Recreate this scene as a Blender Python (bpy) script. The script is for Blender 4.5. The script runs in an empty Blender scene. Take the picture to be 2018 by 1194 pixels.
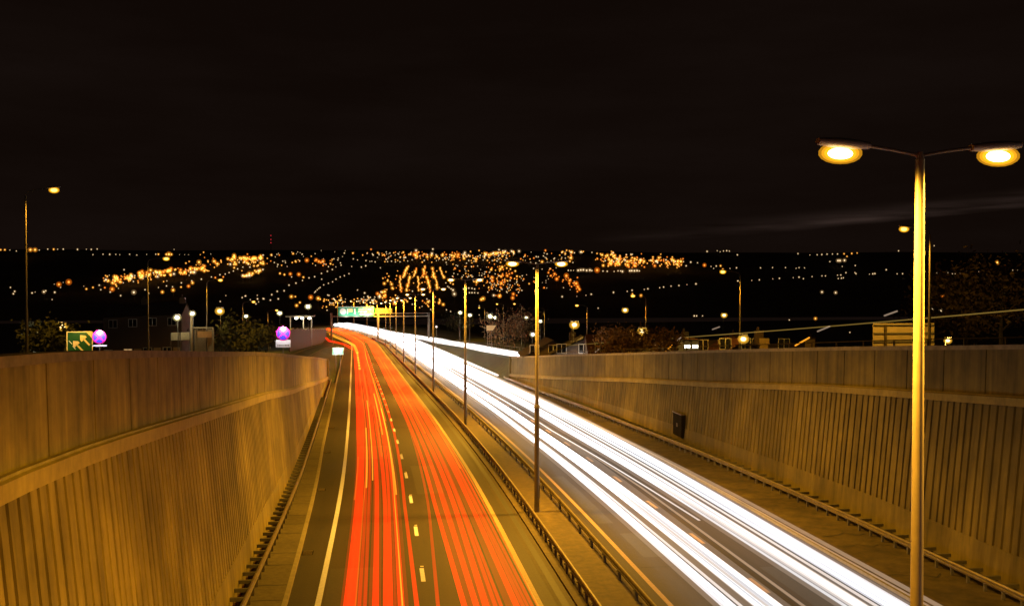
import bpy, bmesh, math, random
import numpy as np
from mathutils import Vector
random.seed(7)
S = bpy.context.scene
C = S.collection
R = math.radians

# ------------------------------------------------------------------ camera
F_PX, CX, CY = 1950.0, 1009.0, 597.0
YAW = math.atan((1009 - 755) / F_PX)
PITCH = math.atan(37 / F_PX)
cam = bpy.data.cameras.new('camera')
cam.sensor_width = 36.0
cam.lens = 36.0 * F_PX / 2018.0
cam.clip_start = 0.1
cam.clip_end = 9000
co = bpy.data.objects.new('camera', cam)
C.objects.link(co)
co.location = (0, 0, 0)
co.rotation_euler = (math.pi / 2 - PITCH, 0, -YAW)
S.camera = co

# ------------------------------------------------------------------ exposure
S.view_settings.view_transform = 'Standard'
S.view_settings.look = 'None'
S.view_settings.exposure = 0.0
S.view_settings.gamma = 1.0
S.cycles.use_denoising = True
S.cycles.max_bounces = 5
S.cycles.diffuse_bounces = 3
S.cycles.glossy_bounces = 2
S.cycles.transparent_max_bounces = 160
S.cycles.sample_clamp_indirect = 3.0
S.cycles.caustics_reflective = False
S.cycles.caustics_refractive = False

SODIUM = (1.0, 0.475, 0.035)
LAMP_W = 18500.0

# ------------------------------------------------------------------ night sky
W = bpy.data.worlds.new('World')
S.world = W
W.use_nodes = True
nt = W.node_tree
for n in list(nt.nodes):
    nt.nodes.remove(n)
out = nt.nodes.new('ShaderNodeOutputWorld')
bg = nt.nodes.new('ShaderNodeBackground')
nt.links.new(bg.outputs[0], out.inputs[0])
tc = nt.nodes.new('ShaderNodeTexCoord')
mp = nt.nodes.new('ShaderNodeMapping')
mp.inputs['Scale'].default_value = (1.1, 1.1, 6.0)
mp.inputs['Rotation'].default_value = (0, R(-5), 0)
nt.links.new(tc.outputs['Generated'], mp.inputs['Vector'])
ns = nt.nodes.new('ShaderNodeTexNoise')
ns.inputs['Scale'].default_value = 2.2
ns.inputs['Detail'].default_value = 5.0
ns.inputs['Roughness'].default_value = 0.55
nt.links.new(mp.outputs[0], ns.inputs['Vector'])
cr = nt.nodes.new('ShaderNodeValToRGB')
cr.color_ramp.elements[0].position = 0.40
cr.color_ramp.elements[0].color = (0.0048, 0.0025, 0.0016, 1)
cr.color_ramp.elements[1].position = 0.85
cr.color_ramp.elements[1].color = (0.0085, 0.0050, 0.0040, 1)
nt.links.new(ns.outputs['Fac'], cr.inputs[0])
sky = nt.nodes.new('ShaderNodeTexSky')
sky.sky_type = 'NISHITA'
sky.sun_disc = False
sky.sun_elevation = R(-4)
sky.sun_rotation = R(200)
ad = nt.nodes.new('ShaderNodeMix')
ad.data_type = 'RGBA'
ad.blend_type = 'ADD'
ad.inputs[0].default_value = 0.0008
nt.links.new(cr.outputs[0], ad.inputs[6])
nt.links.new(sky.outputs[0], ad.inputs[7])
nt.links.new(ad.outputs[2], bg.inputs[0])
bg.inputs[1].default_value = 1.0


def mth(op, a, b=None, clamp=False):
    n = nt.nodes.new('ShaderNodeMath')
    n.operation = op
    n.use_clamp = clamp
    for i, v in enumerate((a, b)):
        if v is None:
            continue
        if isinstance(v, (int, float)):
            n.inputs[i].default_value = v
        else:
            nt.links.new(v, n.inputs[i])
    return n.outputs[0]


# a long thin bank of cloud low in the sky to the right, lit by the town
sp = nt.nodes.new('ShaderNodeSeparateXYZ')
nt.links.new(tc.outputs['Generated'], sp.inputs[0])
az = mth('ARCTAN2', sp.outputs[0], sp.outputs[1])
el = mth('SUBTRACT', sp.outputs[2], mth('ADD', mth('MULTIPLY', az, .068), .0295))
el = mth('ADD', el, mth('MULTIPLY', mth('SUBTRACT', ns.outputs['Fac'], .5), .02))
up_ = mth('SUBTRACT', 1.0, mth('DIVIDE', mth('MAXIMUM', el, 0.0), .016), True)
dn = mth('SUBTRACT', 1.0, mth('DIVIDE', mth('MAXIMUM', mth('MULTIPLY', el, -1.0), 0.0), .005), True)
sd = mth('MULTIPLY', mth('DIVIDE', mth('SUBTRACT', az, .2), .3), mth('DIVIDE', mth('SUBTRACT', 1.3, az), .5, True), True)
mp2 = nt.nodes.new('ShaderNodeMapping')
mp2.inputs['Scale'].default_value = (6, 6, 95)
mp2.inputs['Rotation'].default_value = (0, R(3.5), 0)
nt.links.new(tc.outputs['Generated'], mp2.inputs['Vector'])
n2 = nt.nodes.new('ShaderNodeTexNoise')
n2.inputs['Scale'].default_value = 1.6
n2.inputs['Detail'].default_value = 6.0
nt.links.new(mp2.outputs[0], n2.inputs['Vector'])
tex = mth('MULTIPLY', mth('SUBTRACT', n2.outputs['Fac'], .3), 2.4, True)
bank = mth('MULTIPLY', mth('MULTIPLY', mth('MULTIPLY', mth('MULTIPLY', up_, up_), dn), sd), tex)
bk = nt.nodes.new('ShaderNodeMix')
bk.data_type = 'RGBA'
bk.blend_type = 'ADD'
bk.inputs[7].default_value = (.036, .023, .019, 1)
nt.links.new(bank, bk.inputs[0])
nt.links.new(ad.outputs[2], bk.inputs[6])
nt.links.new(bk.outputs[2], bg.inputs[0])


# ------------------------------------------------------------------ helpers
def ray(x, y):
    r = (x - CX) / F_PX
    u = -(y - CY) / F_PX
    F = math.cos(PITCH) + u * math.sin(PITCH)
    U = -math.sin(PITCH) + u * math.cos(PITCH)
    X = r * math.cos(YAW) + F * math.sin(YAW)
    Y = -r * math.sin(YAW) + F * math.cos(YAW)
    return X / Y, U / Y                      # lateral and height per metre of Y


_g = np.arange(-120.0, 900.0, 1.0)


def smooth(xk, yk, win, times=3):
    v = np.interp(_g, xk, yk)
    k = np.ones(win) / win
    for _ in range(times):
        p = np.pad(v, win // 2, mode='edge')
        v = np.convolve(p, k, mode='valid')[:len(_g)]
    return v


_c = smooth([-120, 30, 50, 59, 84, 133, 185, 288, 340, 380, 420, 460, 500, 560, 900],
            [0, 0, .02, -.1, -.7, -2.12, -3.65, -6.7, -11.3, -17.2, -25.8, -37, -50, -74, -240], 15)
_z = smooth([-120, 0, 48, 59, 84, 133, 185, 288, 330, 370, 420, 560, 900],
            [-10.1, -10.2, -10.96, -11.13, -11.62, -13.05, -14.55, -17.5, -18.2, -18.5, -18.6, -18.6, -18.6], 15)
_o = smooth([-120, 0, 16, 21, 34, 45, 60, 103, 131, 300, 450, 540, 620, 900],
            [-1.2, -1.3, -1.9, -2.15, -2.95, -3.7, -4.85, -8.1, -10.5, -17.9, -18.75, -18.75, -22, -22], 7)


def cl(Y): return float(np.interp(Y, _g, _c))
def zr(Y): return float(np.interp(Y, _g, _z))
def zo(Y): return float(np.interp(Y, _g, _o))


def rp(o, Y, dz=0.0):
    """point at offset o from the left carriageway reference, station Y, dz above the road"""
    d = (cl(Y + 2) - cl(Y - 2)) / 4
    n = math.hypot(1, d)
    return (cl(Y) + o / n, Y - o * d / n, zr(Y) + dz)


def wall_top(Y):
    return float(np.interp(Y, [-60, 0, 16, 21, 25, 34, 45, 60, 77, 103, 131],
                           [-.6, -.7, -1.07, -1.35, -1.61, -2.25, -3.0, -4.15, -5.5, -7.5, -9.75]))


def wall_ledge(Y):
    return float(np.interp(Y, [-60, 0, 15, 20, 33, 47, 61, 78, 84, 116, 131],
                           [-2.4, -2.5, -2.79, -3.04, -3.98, -5.0, -6.27, -7.6, -8.15, -10.85, -12.0]))


def lo(Y): return float(np.interp(Y, [0, 33, 129], [-4.82, -4.86, -5.08]))       # left wall foot
def ro(Y): return float(np.interp(Y, [0, 42, 60, 75, 108, 131], [21.4, 21.3, 20.8, 20.2, 19.3, 18.9]))


HILL = ([600, 620, 700, 850, 1050, 1250, 1500, 1600, 2200], [-21, -22, -20, -15, -3, 15, 50.5, 53, 50])


def ground(X, Y):
    if Y > 600:
        return float(np.interp(Y, *HILL))
    o = X - cl(Y)
    zroad, zout = zr(Y) - .25, zo(Y)
    if Y > 300:
        zout = min(zout, zroad + .05)
    if -4.4 < o < 18.2:
        return zroad
    if Y <= 131:
        z = zout
    else:
        t = (-o - 4.4) / 4.6 if o < 0 else (o - 18.2) / 3.4
        z = zroad + (zout - zroad) * max(0, min(1, t))
    if o > 46:
        z -= min(3.2, (o - 46) * .12)
    if o < -30:
        z -= min(1.5, (-o - 30) * .05)
    return z


class MB:
    def __init__(s):
        s.v, s.f, s.m = [], [], []

    def quad(s, a, b, c, d, m=0):
        n = len(s.v)
        s.v += [a, b, c, d]
        s.f.append((n, n + 1, n + 2, n + 3))
        s.m.append(m)

    def face(s, pts, m=0):
        n = len(s.v)
        s.v += list(pts)
        s.f.append(tuple(range(n, n + len(pts))))
        s.m.append(m)

    def box(s, x0, x1, y0, y1, z0, z1, m=0):
        n = len(s.v)
        s.v += [(x0, y0, z0), (x1, y0, z0), (x1, y1, z0), (x0, y1, z0), (x0, y0, z1), (x1, y0, z1), (x1, y1, z1), (x0, y1, z1)]
        for q in ((0, 3, 2, 1), (4, 5, 6, 7), (0, 1, 5, 4), (1, 2, 6, 5), (2, 3, 7, 6), (3, 0, 4, 7)):
            s.f.append(tuple(n + i for i in q))
            s.m.append(m)

    def tube(s, pts, rad, n=8, m=0, caps=True, flat=1.0):
        rad = rad if hasattr(rad, '__len__') else [rad] * len(pts)
        base = len(s.v)
        P = [Vector(p) for p in pts]
        for i, p in enumerate(P):
            t = (P[min(i + 1, len(P) - 1)] - P[max(i - 1, 0)]).normalized()
            up = Vector((0, 0, 1)) if abs(t.z) < .9 else Vector((0, 1, 0))
            a = t.cross(up).normalized()
            b = a.cross(t).normalized()
            for k in range(n):
                w = 2 * math.pi * k / n
                s.v.append(tuple(p + (a * math.cos(w) + b * (math.sin(w) * (flat[i] if hasattr(flat, '__len__') else flat))) * rad[i]))
        for i in range(len(P) - 1):
            for k in range(n):
                a0 = base + i * n + k
                a1 = base + i * n + (k + 1) % n
                s.f.append((a0, a1, a1 + n, a0 + n))
                s.m.append(m)
        if caps:
            for i0, rev in ((base, True), (base + (len(P) - 1) * n, False)):
                q = len(s.v)
                s.v += [s.v[i0 + k] for k in range(n)]
                f = tuple(q + k for k in range(n))
                s.f.append(f[::-1] if rev else f)
                s.m.append(m)

    def ball(s, c, r, m=0, seg=8, rings=5, sx=1, sy=1, sz=1):
        base = len(s.v)
        for i in range(1, rings):
            th = math.pi * i / rings
            for k in range(seg):
                ph = 2 * math.pi * k / seg
                s.v.append((c[0] + r * sx * math.sin(th) * math.cos(ph), c[1] + r * sy * math.sin(th) * math.sin(ph), c[2] + r * sz * math.cos(th)))
        t = len(s.v)
        s.v += [(c[0], c[1], c[2] + r * sz), (c[0], c[1], c[2] - r * sz)]
        for i in range(rings - 2):
            for k in range(seg):
                a = base + i * seg + k
                b = base + i * seg + (k + 1) % seg
                s.f.append((a, a + seg, b + seg, b))
                s.m.append(m)
        for k in range(seg):
            s.f.append((base + k, base + (k + 1) % seg, t)[::1])
            s.m.append(m)
            e = base + (rings - 2) * seg
            s.f.append((e + (k + 1) % seg, e + k, t + 1))
            s.m.append(m)

    def build(s, name, mats, parent=None, sm=False):
        me = bpy.data.meshes.new(name)
        me.from_pydata([tuple(v) for v in s.v], [], s.f)
        mats = mats if isinstance(mats, (list, tuple)) else [mats]
        for q in mats:
            me.materials.append(q)
        if len(mats) > 1:
            me.polygons.foreach_set('material_index', s.m)
        if sm:
            me.polygons.foreach_set('use_smooth', [True] * len(me.polygons))
        me.update()
        o = bpy.data.objects.new(name, me)
        C.objects.link(o)
        if parent:
            o.parent = parent
        return o


def tag(o, label, cat, group=None):
    o['label'] = label
    o['category'] = cat
    if group:
        o['group'] = group
    return o


def struct(o):
    o['kind'] = 'structure'
    return o


def thing(name, label, cat, loc=(0, 0, 0), rz=0.0, group=None):
    o = bpy.data.objects.new(name, None)
    o.empty_display_size = .2
    C.objects.link(o)
    o.location = loc
    o.rotation_euler = (0, 0, rz)
    return tag(o, label, cat, group)


def dup(root, loc, rz, label, group=None):
    r = root.copy()
    C.objects.link(r)
    r.location = loc
    r.rotation_euler = (0, 0, rz)
    r['label'] = label
    if group:
        r['group'] = group
    for ch in list(root.children):
        c = ch.copy()
        C.objects.link(c)
        c.parent = r
        for g in list(ch.children):
            d = g.copy()
            C.objects.link(d)
            d.parent = c
    return r


def add_light(parent, kind, loc, color, watts, name='lamp_light', spot=150, blend=.6, size=.25, rot=None):
    l = bpy.data.lights.new(name, kind)
    l.color = color
    l.energy = watts
    if kind == 'SPOT':
        l.spot_size = R(spot)
        l.spot_blend = blend
    if kind in ('SPOT', 'POINT'):
        l.shadow_soft_size = size
    else:
        l.size = size
    o = bpy.data.objects.new(name, l)
    C.objects.link(o)
    o.location = loc
    if rot:
        o.rotation_euler = rot
    if parent:
        o.parent = parent
    return o


# ------------------------------------------------------------------ materials
def mat(name, col, rough=.7, var=.25, scale=3.0, metal=0.0, stretch=(1, 1, 1), detail=6, streak=None, spots=None, bump=0.0, spec=.4):
    m = bpy.data.materials.new(name)
    m.use_nodes = True
    t = m.node_tree
    b = t.nodes['Principled BSDF']
    b.inputs['Roughness'].default_value = rough
    b.inputs['Metallic'].default_value = metal
    b.inputs['Specular IOR Level'].default_value = spec
    g = t.nodes.new('ShaderNodeNewGeometry')
    cur = None

    def noise(sc, st, lo_, hi_, det=6):
        mpn = t.nodes.new('ShaderNodeMapping')
        mpn.inputs['Scale'].default_value = st
        t.links.new(g.outputs['Position'], mpn.inputs['Vector'])
        n = t.nodes.new('ShaderNodeTexNoise')
        n.inputs['Scale'].default_value = sc
        n.inputs['Detail'].default_value = det
        n.inputs['Roughness'].default_value = .65
        t.links.new(mpn.outputs[0], n.inputs['Vector'])
        r = t.nodes.new('ShaderNodeMapRange')
        r.inputs['From Min'].default_value = .3
        r.inputs['From Max'].default_value = .7
        r.inputs['To Min'].default_value = lo_
        r.inputs['To Max'].default_value = hi_
        t.links.new(n.outputs['Fac'], r.inputs['Value'])
        return r.outputs[0], n.outputs['Fac']

    fac, raw = noise(scale, stretch, 1 - var, 1 + var, detail)
    for spec_ in ([streak] if streak else []) + ([spots] if spots else []):
        f2, _ = noise(*spec_)
        mm = t.nodes.new('ShaderNodeMath')
        mm.operation = 'MULTIPLY'
        t.links.new(fac, mm.inputs[0])
        t.links.new(f2, mm.inputs[1])
        fac = mm.outputs[0]
    vm = t.nodes.new('ShaderNodeVectorMath')
    vm.operation = 'SCALE'
    vm.inputs[0].default_value = col
    t.links.new(fac, vm.inputs['Scale'])
    t.links.new(vm.outputs[0], b.inputs['Base Color'])
    if bump:
        bp = t.nodes.new('ShaderNodeBump')
        bp.inputs['Strength'].default_value = bump
        bp.inputs['Distance'].default_value = .02
        t.links.new(raw, bp.inputs['Height'])
        t.links.new(bp.outputs[0], b.inputs['Normal'])
    return m


def emit(name, col, strength, sample=False):
    m = bpy.data.materials.new(name)
    m.use_nodes = True
    t = m.node_tree
    t.nodes.remove(t.nodes['Principled BSDF'])
    e = t.nodes.new('ShaderNodeEmission')
    e.inputs[0].default_value = (*col, 1)
    e.inputs[1].default_value = strength
    t.links.new(e.outputs[0], t.nodes['Material Output'].inputs[0])
    if not sample:
        m.cycles.emission_sampling = 'NONE'
    return m


def trail_mat(name, col, strength, var=.35, sc=.02, sample=True, far=1.0):
    """light added on top of whatever lies behind it, its power wandering along the way"""
    m = bpy.data.materials.new(name)
    m.use_nodes = True
    t = m.node_tree
    t.nodes.remove(t.nodes['Principled BSDF'])
    e = t.nodes.new('ShaderNodeEmission')
    e.inputs[0].default_value = (*col, 1)
    tr = t.nodes.new('ShaderNodeBsdfTransparent')
    a = t.nodes.new('ShaderNodeAddShader')
    g = t.nodes.new('ShaderNodeNewGeometry')
    mpn = t.nodes.new('ShaderNodeMapping')
    mpn.inputs['Scale'].default_value = (9, 1, 3)
    n = t.nodes.new('ShaderNodeTexNoise')
    n.inputs['Scale'].default_value = sc
    n.inputs['Detail'].default_value = 3
    r = t.nodes.new('ShaderNodeMapRange')
    r.inputs['From Min'].default_value = .3
    r.inputs['From Max'].default_value = .7
    r.inputs['To Min'].default_value = strength * (1 - var)
    r.inputs['To Max'].default_value = strength * (1 + var)
    t.links.new(g.outputs['Position'], mpn.inputs['Vector'])
    t.links.new(mpn.outputs[0], n.inputs['Vector'])
    t.links.new(n.outputs['Fac'], r.inputs['Value'])
    sx = t.nodes.new('ShaderNodeSeparateXYZ')
    t.links.new(g.outputs['Position'], sx.inputs[0])
    fy = t.nodes.new('ShaderNodeMapRange')
    fy.inputs['From Min'].default_value = 35
    fy.inputs['From Max'].default_value = 140
    fy.inputs['To Min'].default_value = 1.0
    fy.inputs['To Max'].default_value = far
    t.links.new(sx.outputs[1], fy.inputs['Value'])
    ml = t.nodes.new('ShaderNodeMath')
    ml.operation = 'MULTIPLY'
    t.links.new(r.outputs[0], ml.inputs[0])
    t.links.new(fy.outputs[0], ml.inputs[1])
    t.links.new(ml.outputs[0], e.inputs[1])
    t.links.new(e.outputs[0], a.inputs[0])
    t.links.new(tr.outputs[0], a.inputs[1])
    t.links.new(a.outputs[0], t.nodes['Material Output'].inputs[0])
    if not sample:
        m.cycles.emission_sampling = 'NONE'
    return m


M = {}
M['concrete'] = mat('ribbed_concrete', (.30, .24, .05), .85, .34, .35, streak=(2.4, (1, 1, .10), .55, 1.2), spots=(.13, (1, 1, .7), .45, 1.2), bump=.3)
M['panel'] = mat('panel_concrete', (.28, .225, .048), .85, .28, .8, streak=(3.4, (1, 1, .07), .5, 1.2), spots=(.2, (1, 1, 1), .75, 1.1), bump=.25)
M['concrete_dark'] = mat('shaded_ribbed_concrete', (.14, .107, .022), .88, .35, .3, streak=(2.2, (1, 1, .10), .5, 1.2), spots=(.11, (1, 1, .7), .45, 1.25), bump=.3)  # darker copy of the concrete; right wall's dimmer light is put into colour
M['panel_dark'] = mat('shaded_panel_concrete', (.13, .1, .022), .88, .3, .7, streak=(3.0, (1, 1, .07), .5, 1.2), spots=(.15, (1, 1, 1), .6, 1.15), bump=.25)  # panel tone lowered the same way for the dimmer right wall
M['ledge_dark'] = mat('shaded_ledge_concrete', (.18, .14, .035), .85, .25, 1.0, streak=(5, (1, 1, .4), .75, 1.1))  # ledge tone lowered likewise, standing in for weaker light
M['ledge'] = mat('ledge_concrete', (.34, .275, .065), .8, .2, 1.2, streak=(5, (1, 1, .4), .8, 1.1), bump=.2)
M['coping'] = mat('coping_concrete', (.2, .165, .09), .85, .35, 2.5)
M['asphalt'] = mat('asphalt', (.023, .0175, .0105), .75, .22, 14, streak=(.9, (1, .04, 1), .72, 1.25), spots=(.25, (1, .25, 1), .8, 1.15), bump=.4)
M['patch'] = mat('patched_asphalt', (.026, .024, .019), .7, .3, 10)
M['strip'] = mat('worn_hard_strip', (.034, .025, .013), .8, .28, 6, streak=(1.6, (1, .05, 1), .7, 1.3))
M['slab'] = mat('footway_slab', (.095, .078, .035), .85, .25, 5, spots=(.4, (1, 1, 1), .72, 1.15), bump=.3)
M['joint'] = mat('slab_joint', (.03, .027, .022), .9, .2, 5)
M['kerb'] = mat('kerb_concrete', (.2, .175, .11), .8, .2, 3)
M['median'] = mat('median_concrete', (.062, .044, .018), .85, .35, 3, streak=(1.2, (1, .1, 1), .7, 1.2))
M['verge'] = mat('cracked_paving', (.075, .055, .02), .9, .4, 2.2, spots=(.6, (1, 1, 1), .55, 1.25), bump=.5)
M['paint'] = mat('road_paint', (.46, .5, .7), .6, .18, 9)
M['paint_worn'] = mat('worn_road_paint', (.24, .165, .10), .65, .22, 9)
M['grass'] = mat('rough_grass', (.035, .042, .016), .95, .5, 1.3, spots=(.08, (1, 1, 1), .5, 1.4))
M['hill'] = mat('hill_fields', (.03, .03, .018), .95, .5, .01)
M['steel'] = mat('galvanised_steel', (.15, .12, .08), .5, .3, 4, metal=.35, streak=(6, (1, .2, 1), .8, 1.1))
M['post'] = mat('rail_post_steel', (.12, .11, .09), .6, .2, 6, metal=.3)
M['pole'] = mat('pole_paint', (.16, .135, .095), .45, .12, 5, streak=(12, (1, 1, .1), .85, 1.08))
M['housing'] = mat('lantern_housing', (.22, .21, .2), .5, .1, 6)
M['dark'] = mat('dark_opening', (.02, .018, .015), .7, .2, 5)
M['cab'] = mat('cabinet_paint', (.012, .010, .007), .95, .2, 7, spec=.05)
M['green'] = mat('sign_green', (.012, .075, .025), .4, .12, 4)
M['signw'] = mat('sign_white', (.78, .78, .75), .4, .05, 4)
M['signy'] = mat('sign_cream', (.75, .6, .3), .4, .05, 4)
M['blue'] = mat('sign_blue', (.035, .03, .6), .4, .05, 4)
M['red'] = mat('sign_red', (.55, .012, .2), .4, .05, 4)
M['grey'] = mat('sign_back_grey', (.2, .175, .14), .5, .1, 2)
M['brick'] = mat('brown_brick', (.085, .06, .042), .9, .3, 9)
M['render'] = mat('pale_render', (.3, .28, .24), .85, .2, 2)
M['tile'] = mat('roof_tile', (.07, .05, .04), .85, .3, 8)
M['tile_red'] = mat('red_roof_tile', (.09, .032, .022), .85, .3, 8)
M['frame'] = mat('window_frame', (.5, .48, .43), .5, .1, 5)
M['glass'] = mat('dark_glass', (.015, .015, .016), .15, .1, 2, spec=.6)
M['wood'] = mat('painted_timber', (.34, .25, .12), .75, .25, 5)
M['bark'] = mat('bark', (.07, .05, .035), .9, .3, 6)
M['leaf'] = mat('autumn_leaves', (.15, .085, .025), .85, .45, 1.1)
M['leafg'] = mat('green_leaves', (.04, .045, .014), .8, .45, 1.1)
M['litwin'] = emit('lit_window', (1.0, .62, .25), 0.5)
M['bowl'] = trail_mat('sodium_bowl', (1.0, .42, .012), .26, .05, sample=False)
M['core'] = emit('sodium_arc', (1.0, .85, .45), 6)
M['core_far'] = emit('sodium_arc_amber', (1.0, .58, .12), 3.2)
M['bowl_dim'] = emit('sodium_lamp_side', (1.0, .5, .06), 2.2)
M['lamp_amber'] = emit('amber_lamp', (1.0, .46, .09), 2.6)
M['lamp_orange'] = emit('orange_lamp', (1.0, .30, .04), 2.2)
M['lamp_yellow'] = emit('yellow_lamp', (1.0, .72, .3), 4)
M['lamp_white'] = emit('white_lamp', (1.0, .74, .42), 1.6)
M['lamp_flood'] = emit('flood_lamp', (1.0, .96, .72), 14.0)
M['lamp_blue'] = emit('blue_lamp', (.35, .5, 1.0), 10.0)
M['lamp_red'] = emit('red_lamp', (1.0, .04, .06), .6)


# ------------------------------------------------------------------ ground and roads
def ribbon(name, prof, Ys, m, parent=None):
    """sheet swept along the road; prof(Y) -> list of (offset, height above road)"""
    b = MB()
    n = None
    for Y in Ys:
        row = [rp(o, Y, dz) for o, dz in prof(Y)]
        n = len(row)
        b.v += row
    for i in range(len(Ys) - 1):
        for k in range(n - 1):
            a = i * n + k
            b.f.append((a, a + 1, a + n + 1, a + n))
            b.m.append(0)
    return b.build(name, m, parent)


def fr(a, b, s):
    n = max(1, int(round((b - a) / s)))
    return [a + (b - a) * i / n for i in range(n + 1)]


# one ground sheet from the bridge to the valley floor
gy = fr(-40, 129, 4) + [131, 132.5] + fr(136, 600, 8)
b = MB()
for Y in gy:
    if Y <= 131.5:
        offs = [-900, -300, -120, -60, -30, -14, lo(Y) - 1.35, lo(Y) - .55, -1, 8, 14, ro(Y) + .55, ro(Y) + 1.35, 28, 36, 46, 60, 73, 130, 330, 1100]
    else:
        offs = [-900, -300, -120, -60, -30, -14, -9, -4.5, -1, 8, 14, 18.3, 21.6, 28, 36, 46, 60, 73, 130, 330, 1100]
    for i, o in enumerate(offs):
        X = cl(Y) + o
        if Y <= 131.5 and 7 <= i <= 11:
            z = zr(Y) - .25
        else:
            z = ground(X, Y)
            if i in (0, 1, 19, 20) and Y < 560:
                z = max(z, -20) - 1.0
        b.v.append((X, Y, z))
n = 21
for i in range(len(gy) - 1):
    for k in range(n - 1):
        a = i * n + k
        b.f.append((a, a + 1, a + n + 1, a + n))
        b.m.append(0)
struct(b.build('ground', M['grass']))

# far hillside
b = MB()
hy = fr(600, 1500, 30) + fr(1550, 2300, 75)
hx = fr(-1700, 1700, 50)
for Y in hy:
    for X in hx:
        z = ground(0, Y + .01)
        t = max(0, min(1, (Y - 1300) / 200))
        z += t * 1.2 * math.sin(X * .011 + 1) + .5 * t * math.sin(X * .037)
        b.v.append((X * (Y / 1000), Y, z))
n = len(hx)
for i in range(len(hy) - 1):
    for k in range(n - 1):
        a = i * n + k
        b.f.append((a, a + 1, a + n + 1, a + n))
        b.m.append(0)
struct(b.build('hillside', M['hill'], sm=True))

RY = fr(-40, 300, 4) + fr(303, 600, 3)


def ok(Y): return float(np.interp(Y, [0, 33, 70, 141, 300], [-3.15, -3.2, -3.75, -4.0, -4.1]))


struct(ribbon('carriageway', lambda Y: [(ok(Y), 0), (0, 0), (3, 0), (6.1, 0), (9.0, 0), (13, 0), (17.6, 0)], RY, M['asphalt']))
struct(ribbon('hard_strip', lambda Y: [(5.75, .004), (6.35, .004)], RY, M['strip']))
struct(ribbon('hard_strip', lambda Y: [(8.85, .004), (9.15, .004)], RY, M['strip']))
struct(ribbon('central_reserve', lambda Y: [(6.35, 0), (6.35, .1), (8.85, .1), (8.85, 0)], RY, M['median']))
FY = fr(-40, 300, 3)
struct(ribbon('footway', lambda Y: [(ok(Y) - .16, .118), (min(lo(Y), ok(Y) - .5) - .05, .13)], fr(-40, 131, 3), M['slab']))
struct(ribbon('kerb', lambda Y: [(ok(Y), 0), (ok(Y) - .02, .12), (ok(Y) - .16, .122), (ok(Y) - .16, -.1)], FY, M['kerb']))
# footway slab joints
b = MB()
Y = 2.0
while Y < 128:
    p = [rp(ok(Y) - .18, Y, .123), rp(ok(Y) - .18, Y + .07, .123), rp(lo(Y) + .02, Y + .07, .135), rp(lo(Y) + .02, Y, .135)]
    b.quad(*p)
    Y += random.choice([1.8, 2.7, 2.7, 3.4])
struct(b.build('slab_joints', M['joint']))
struct(ribbon('paved_verge', lambda Y: [(17.75, .115), (19, .13), (max(ro(Y), 18.6) + .1, .16)], fr(-40, 131, 3), M['verge']))
struct(ribbon('kerb', lambda Y: [(17.6, 0), (17.61, .12), (17.75, .122), (17.75, -.1)], FY, M['kerb']))
# cracks across the paving on the right
b = MB()
for k in range(26):
    Y = 26 + k * 3.7 + random.uniform(-1, 1)
    o0 = random.uniform(17.9, 18.6)
    pts = []
    for j in range(6):
        pts.append((o0 + j * .4, Y + random.uniform(-.35, .35)))
    w = random.uniform(.04, .09)
    for j in range(5):
        (a0, y0), (a1, y1) = pts[j], pts[j + 1]
        if a1 > ro(Y) - .3:
            break
        b.quad(rp(a0, y0, .136 + .012 * (a0 - 18)), rp(a1, y1, .136 + .012 * (a1 - 18)), rp(a1, y1 + w, .136 + .012 * (a1 - 18)), rp(a0, y0 + w, .136 + .012 * (a0 - 18)))
struct(b.build('paving_cracks', M['joint']))

# painted lines
struct(ribbon('edge_line', lambda Y: [(-2.3, .004), (-2.1, .004)], RY, M['paint']))
struct(ribbon('edge_line', lambda Y: [(5.08, .004), (5.28, .004)], RY, M['paint_worn']))
struct(ribbon('edge_line', lambda Y: [(9.4, .004), (9.58, .004)], RY, M['paint_worn']))
struct(ribbon('edge_line', lambda Y: [(17.0, .004), (17.18, .004)], RY, M['paint']))
for off, y0, pm in ((1.42, 28.8, M['paint']), (13.27, 25.8, M['paint_worn'])):
    b = MB()
    Y = y0 - 28
    while Y < 420:
        yy = Y
        b.quad(rp(off - .08, yy, .004), rp(off + .08, yy, .004), rp(off + .08, yy + 1.8, .004), rp(off - .08, yy + 1.8, .004))
        Y += 7.0
    struct(b.build('lane_line', pm))
# transverse joints and a darker patch in the asphalt
b = MB()
for Y, a0, a1 in ((46.5, -3.0, 5.8), (71, 9.2, 17), (88, -3, 5.8), (36.5, 9.7, 11.5)):
    b.quad(rp(a0, Y, .003), rp(a1, Y, .003), rp(a1, Y + .09, .003), rp(a0, Y + .09, .003))
struct(b.build('road_joints', M['joint']))

for o0, o1, Y, L in ((-2.0, -.4, 33, 5), (1.8, 3.2, 52, 9), (10.2, 12.4, 38, 4), (14.2, 16.4, 30, 6), (9.7, 10.4, 44, 12), (2.4, 4.6, 24, 3), (-1.6, .9, 64, 6)):
    struct(ribbon('asphalt_patch', lambda Y_: [(o0, .002), (o1, .002)], fr(Y, Y + L, 2), M['patch']))
struct(ribbon('tyre_track', lambda Y: [(5.9, .0055), (6.15, .0055)], fr(-40, 300, 4), M['patch']))

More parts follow.
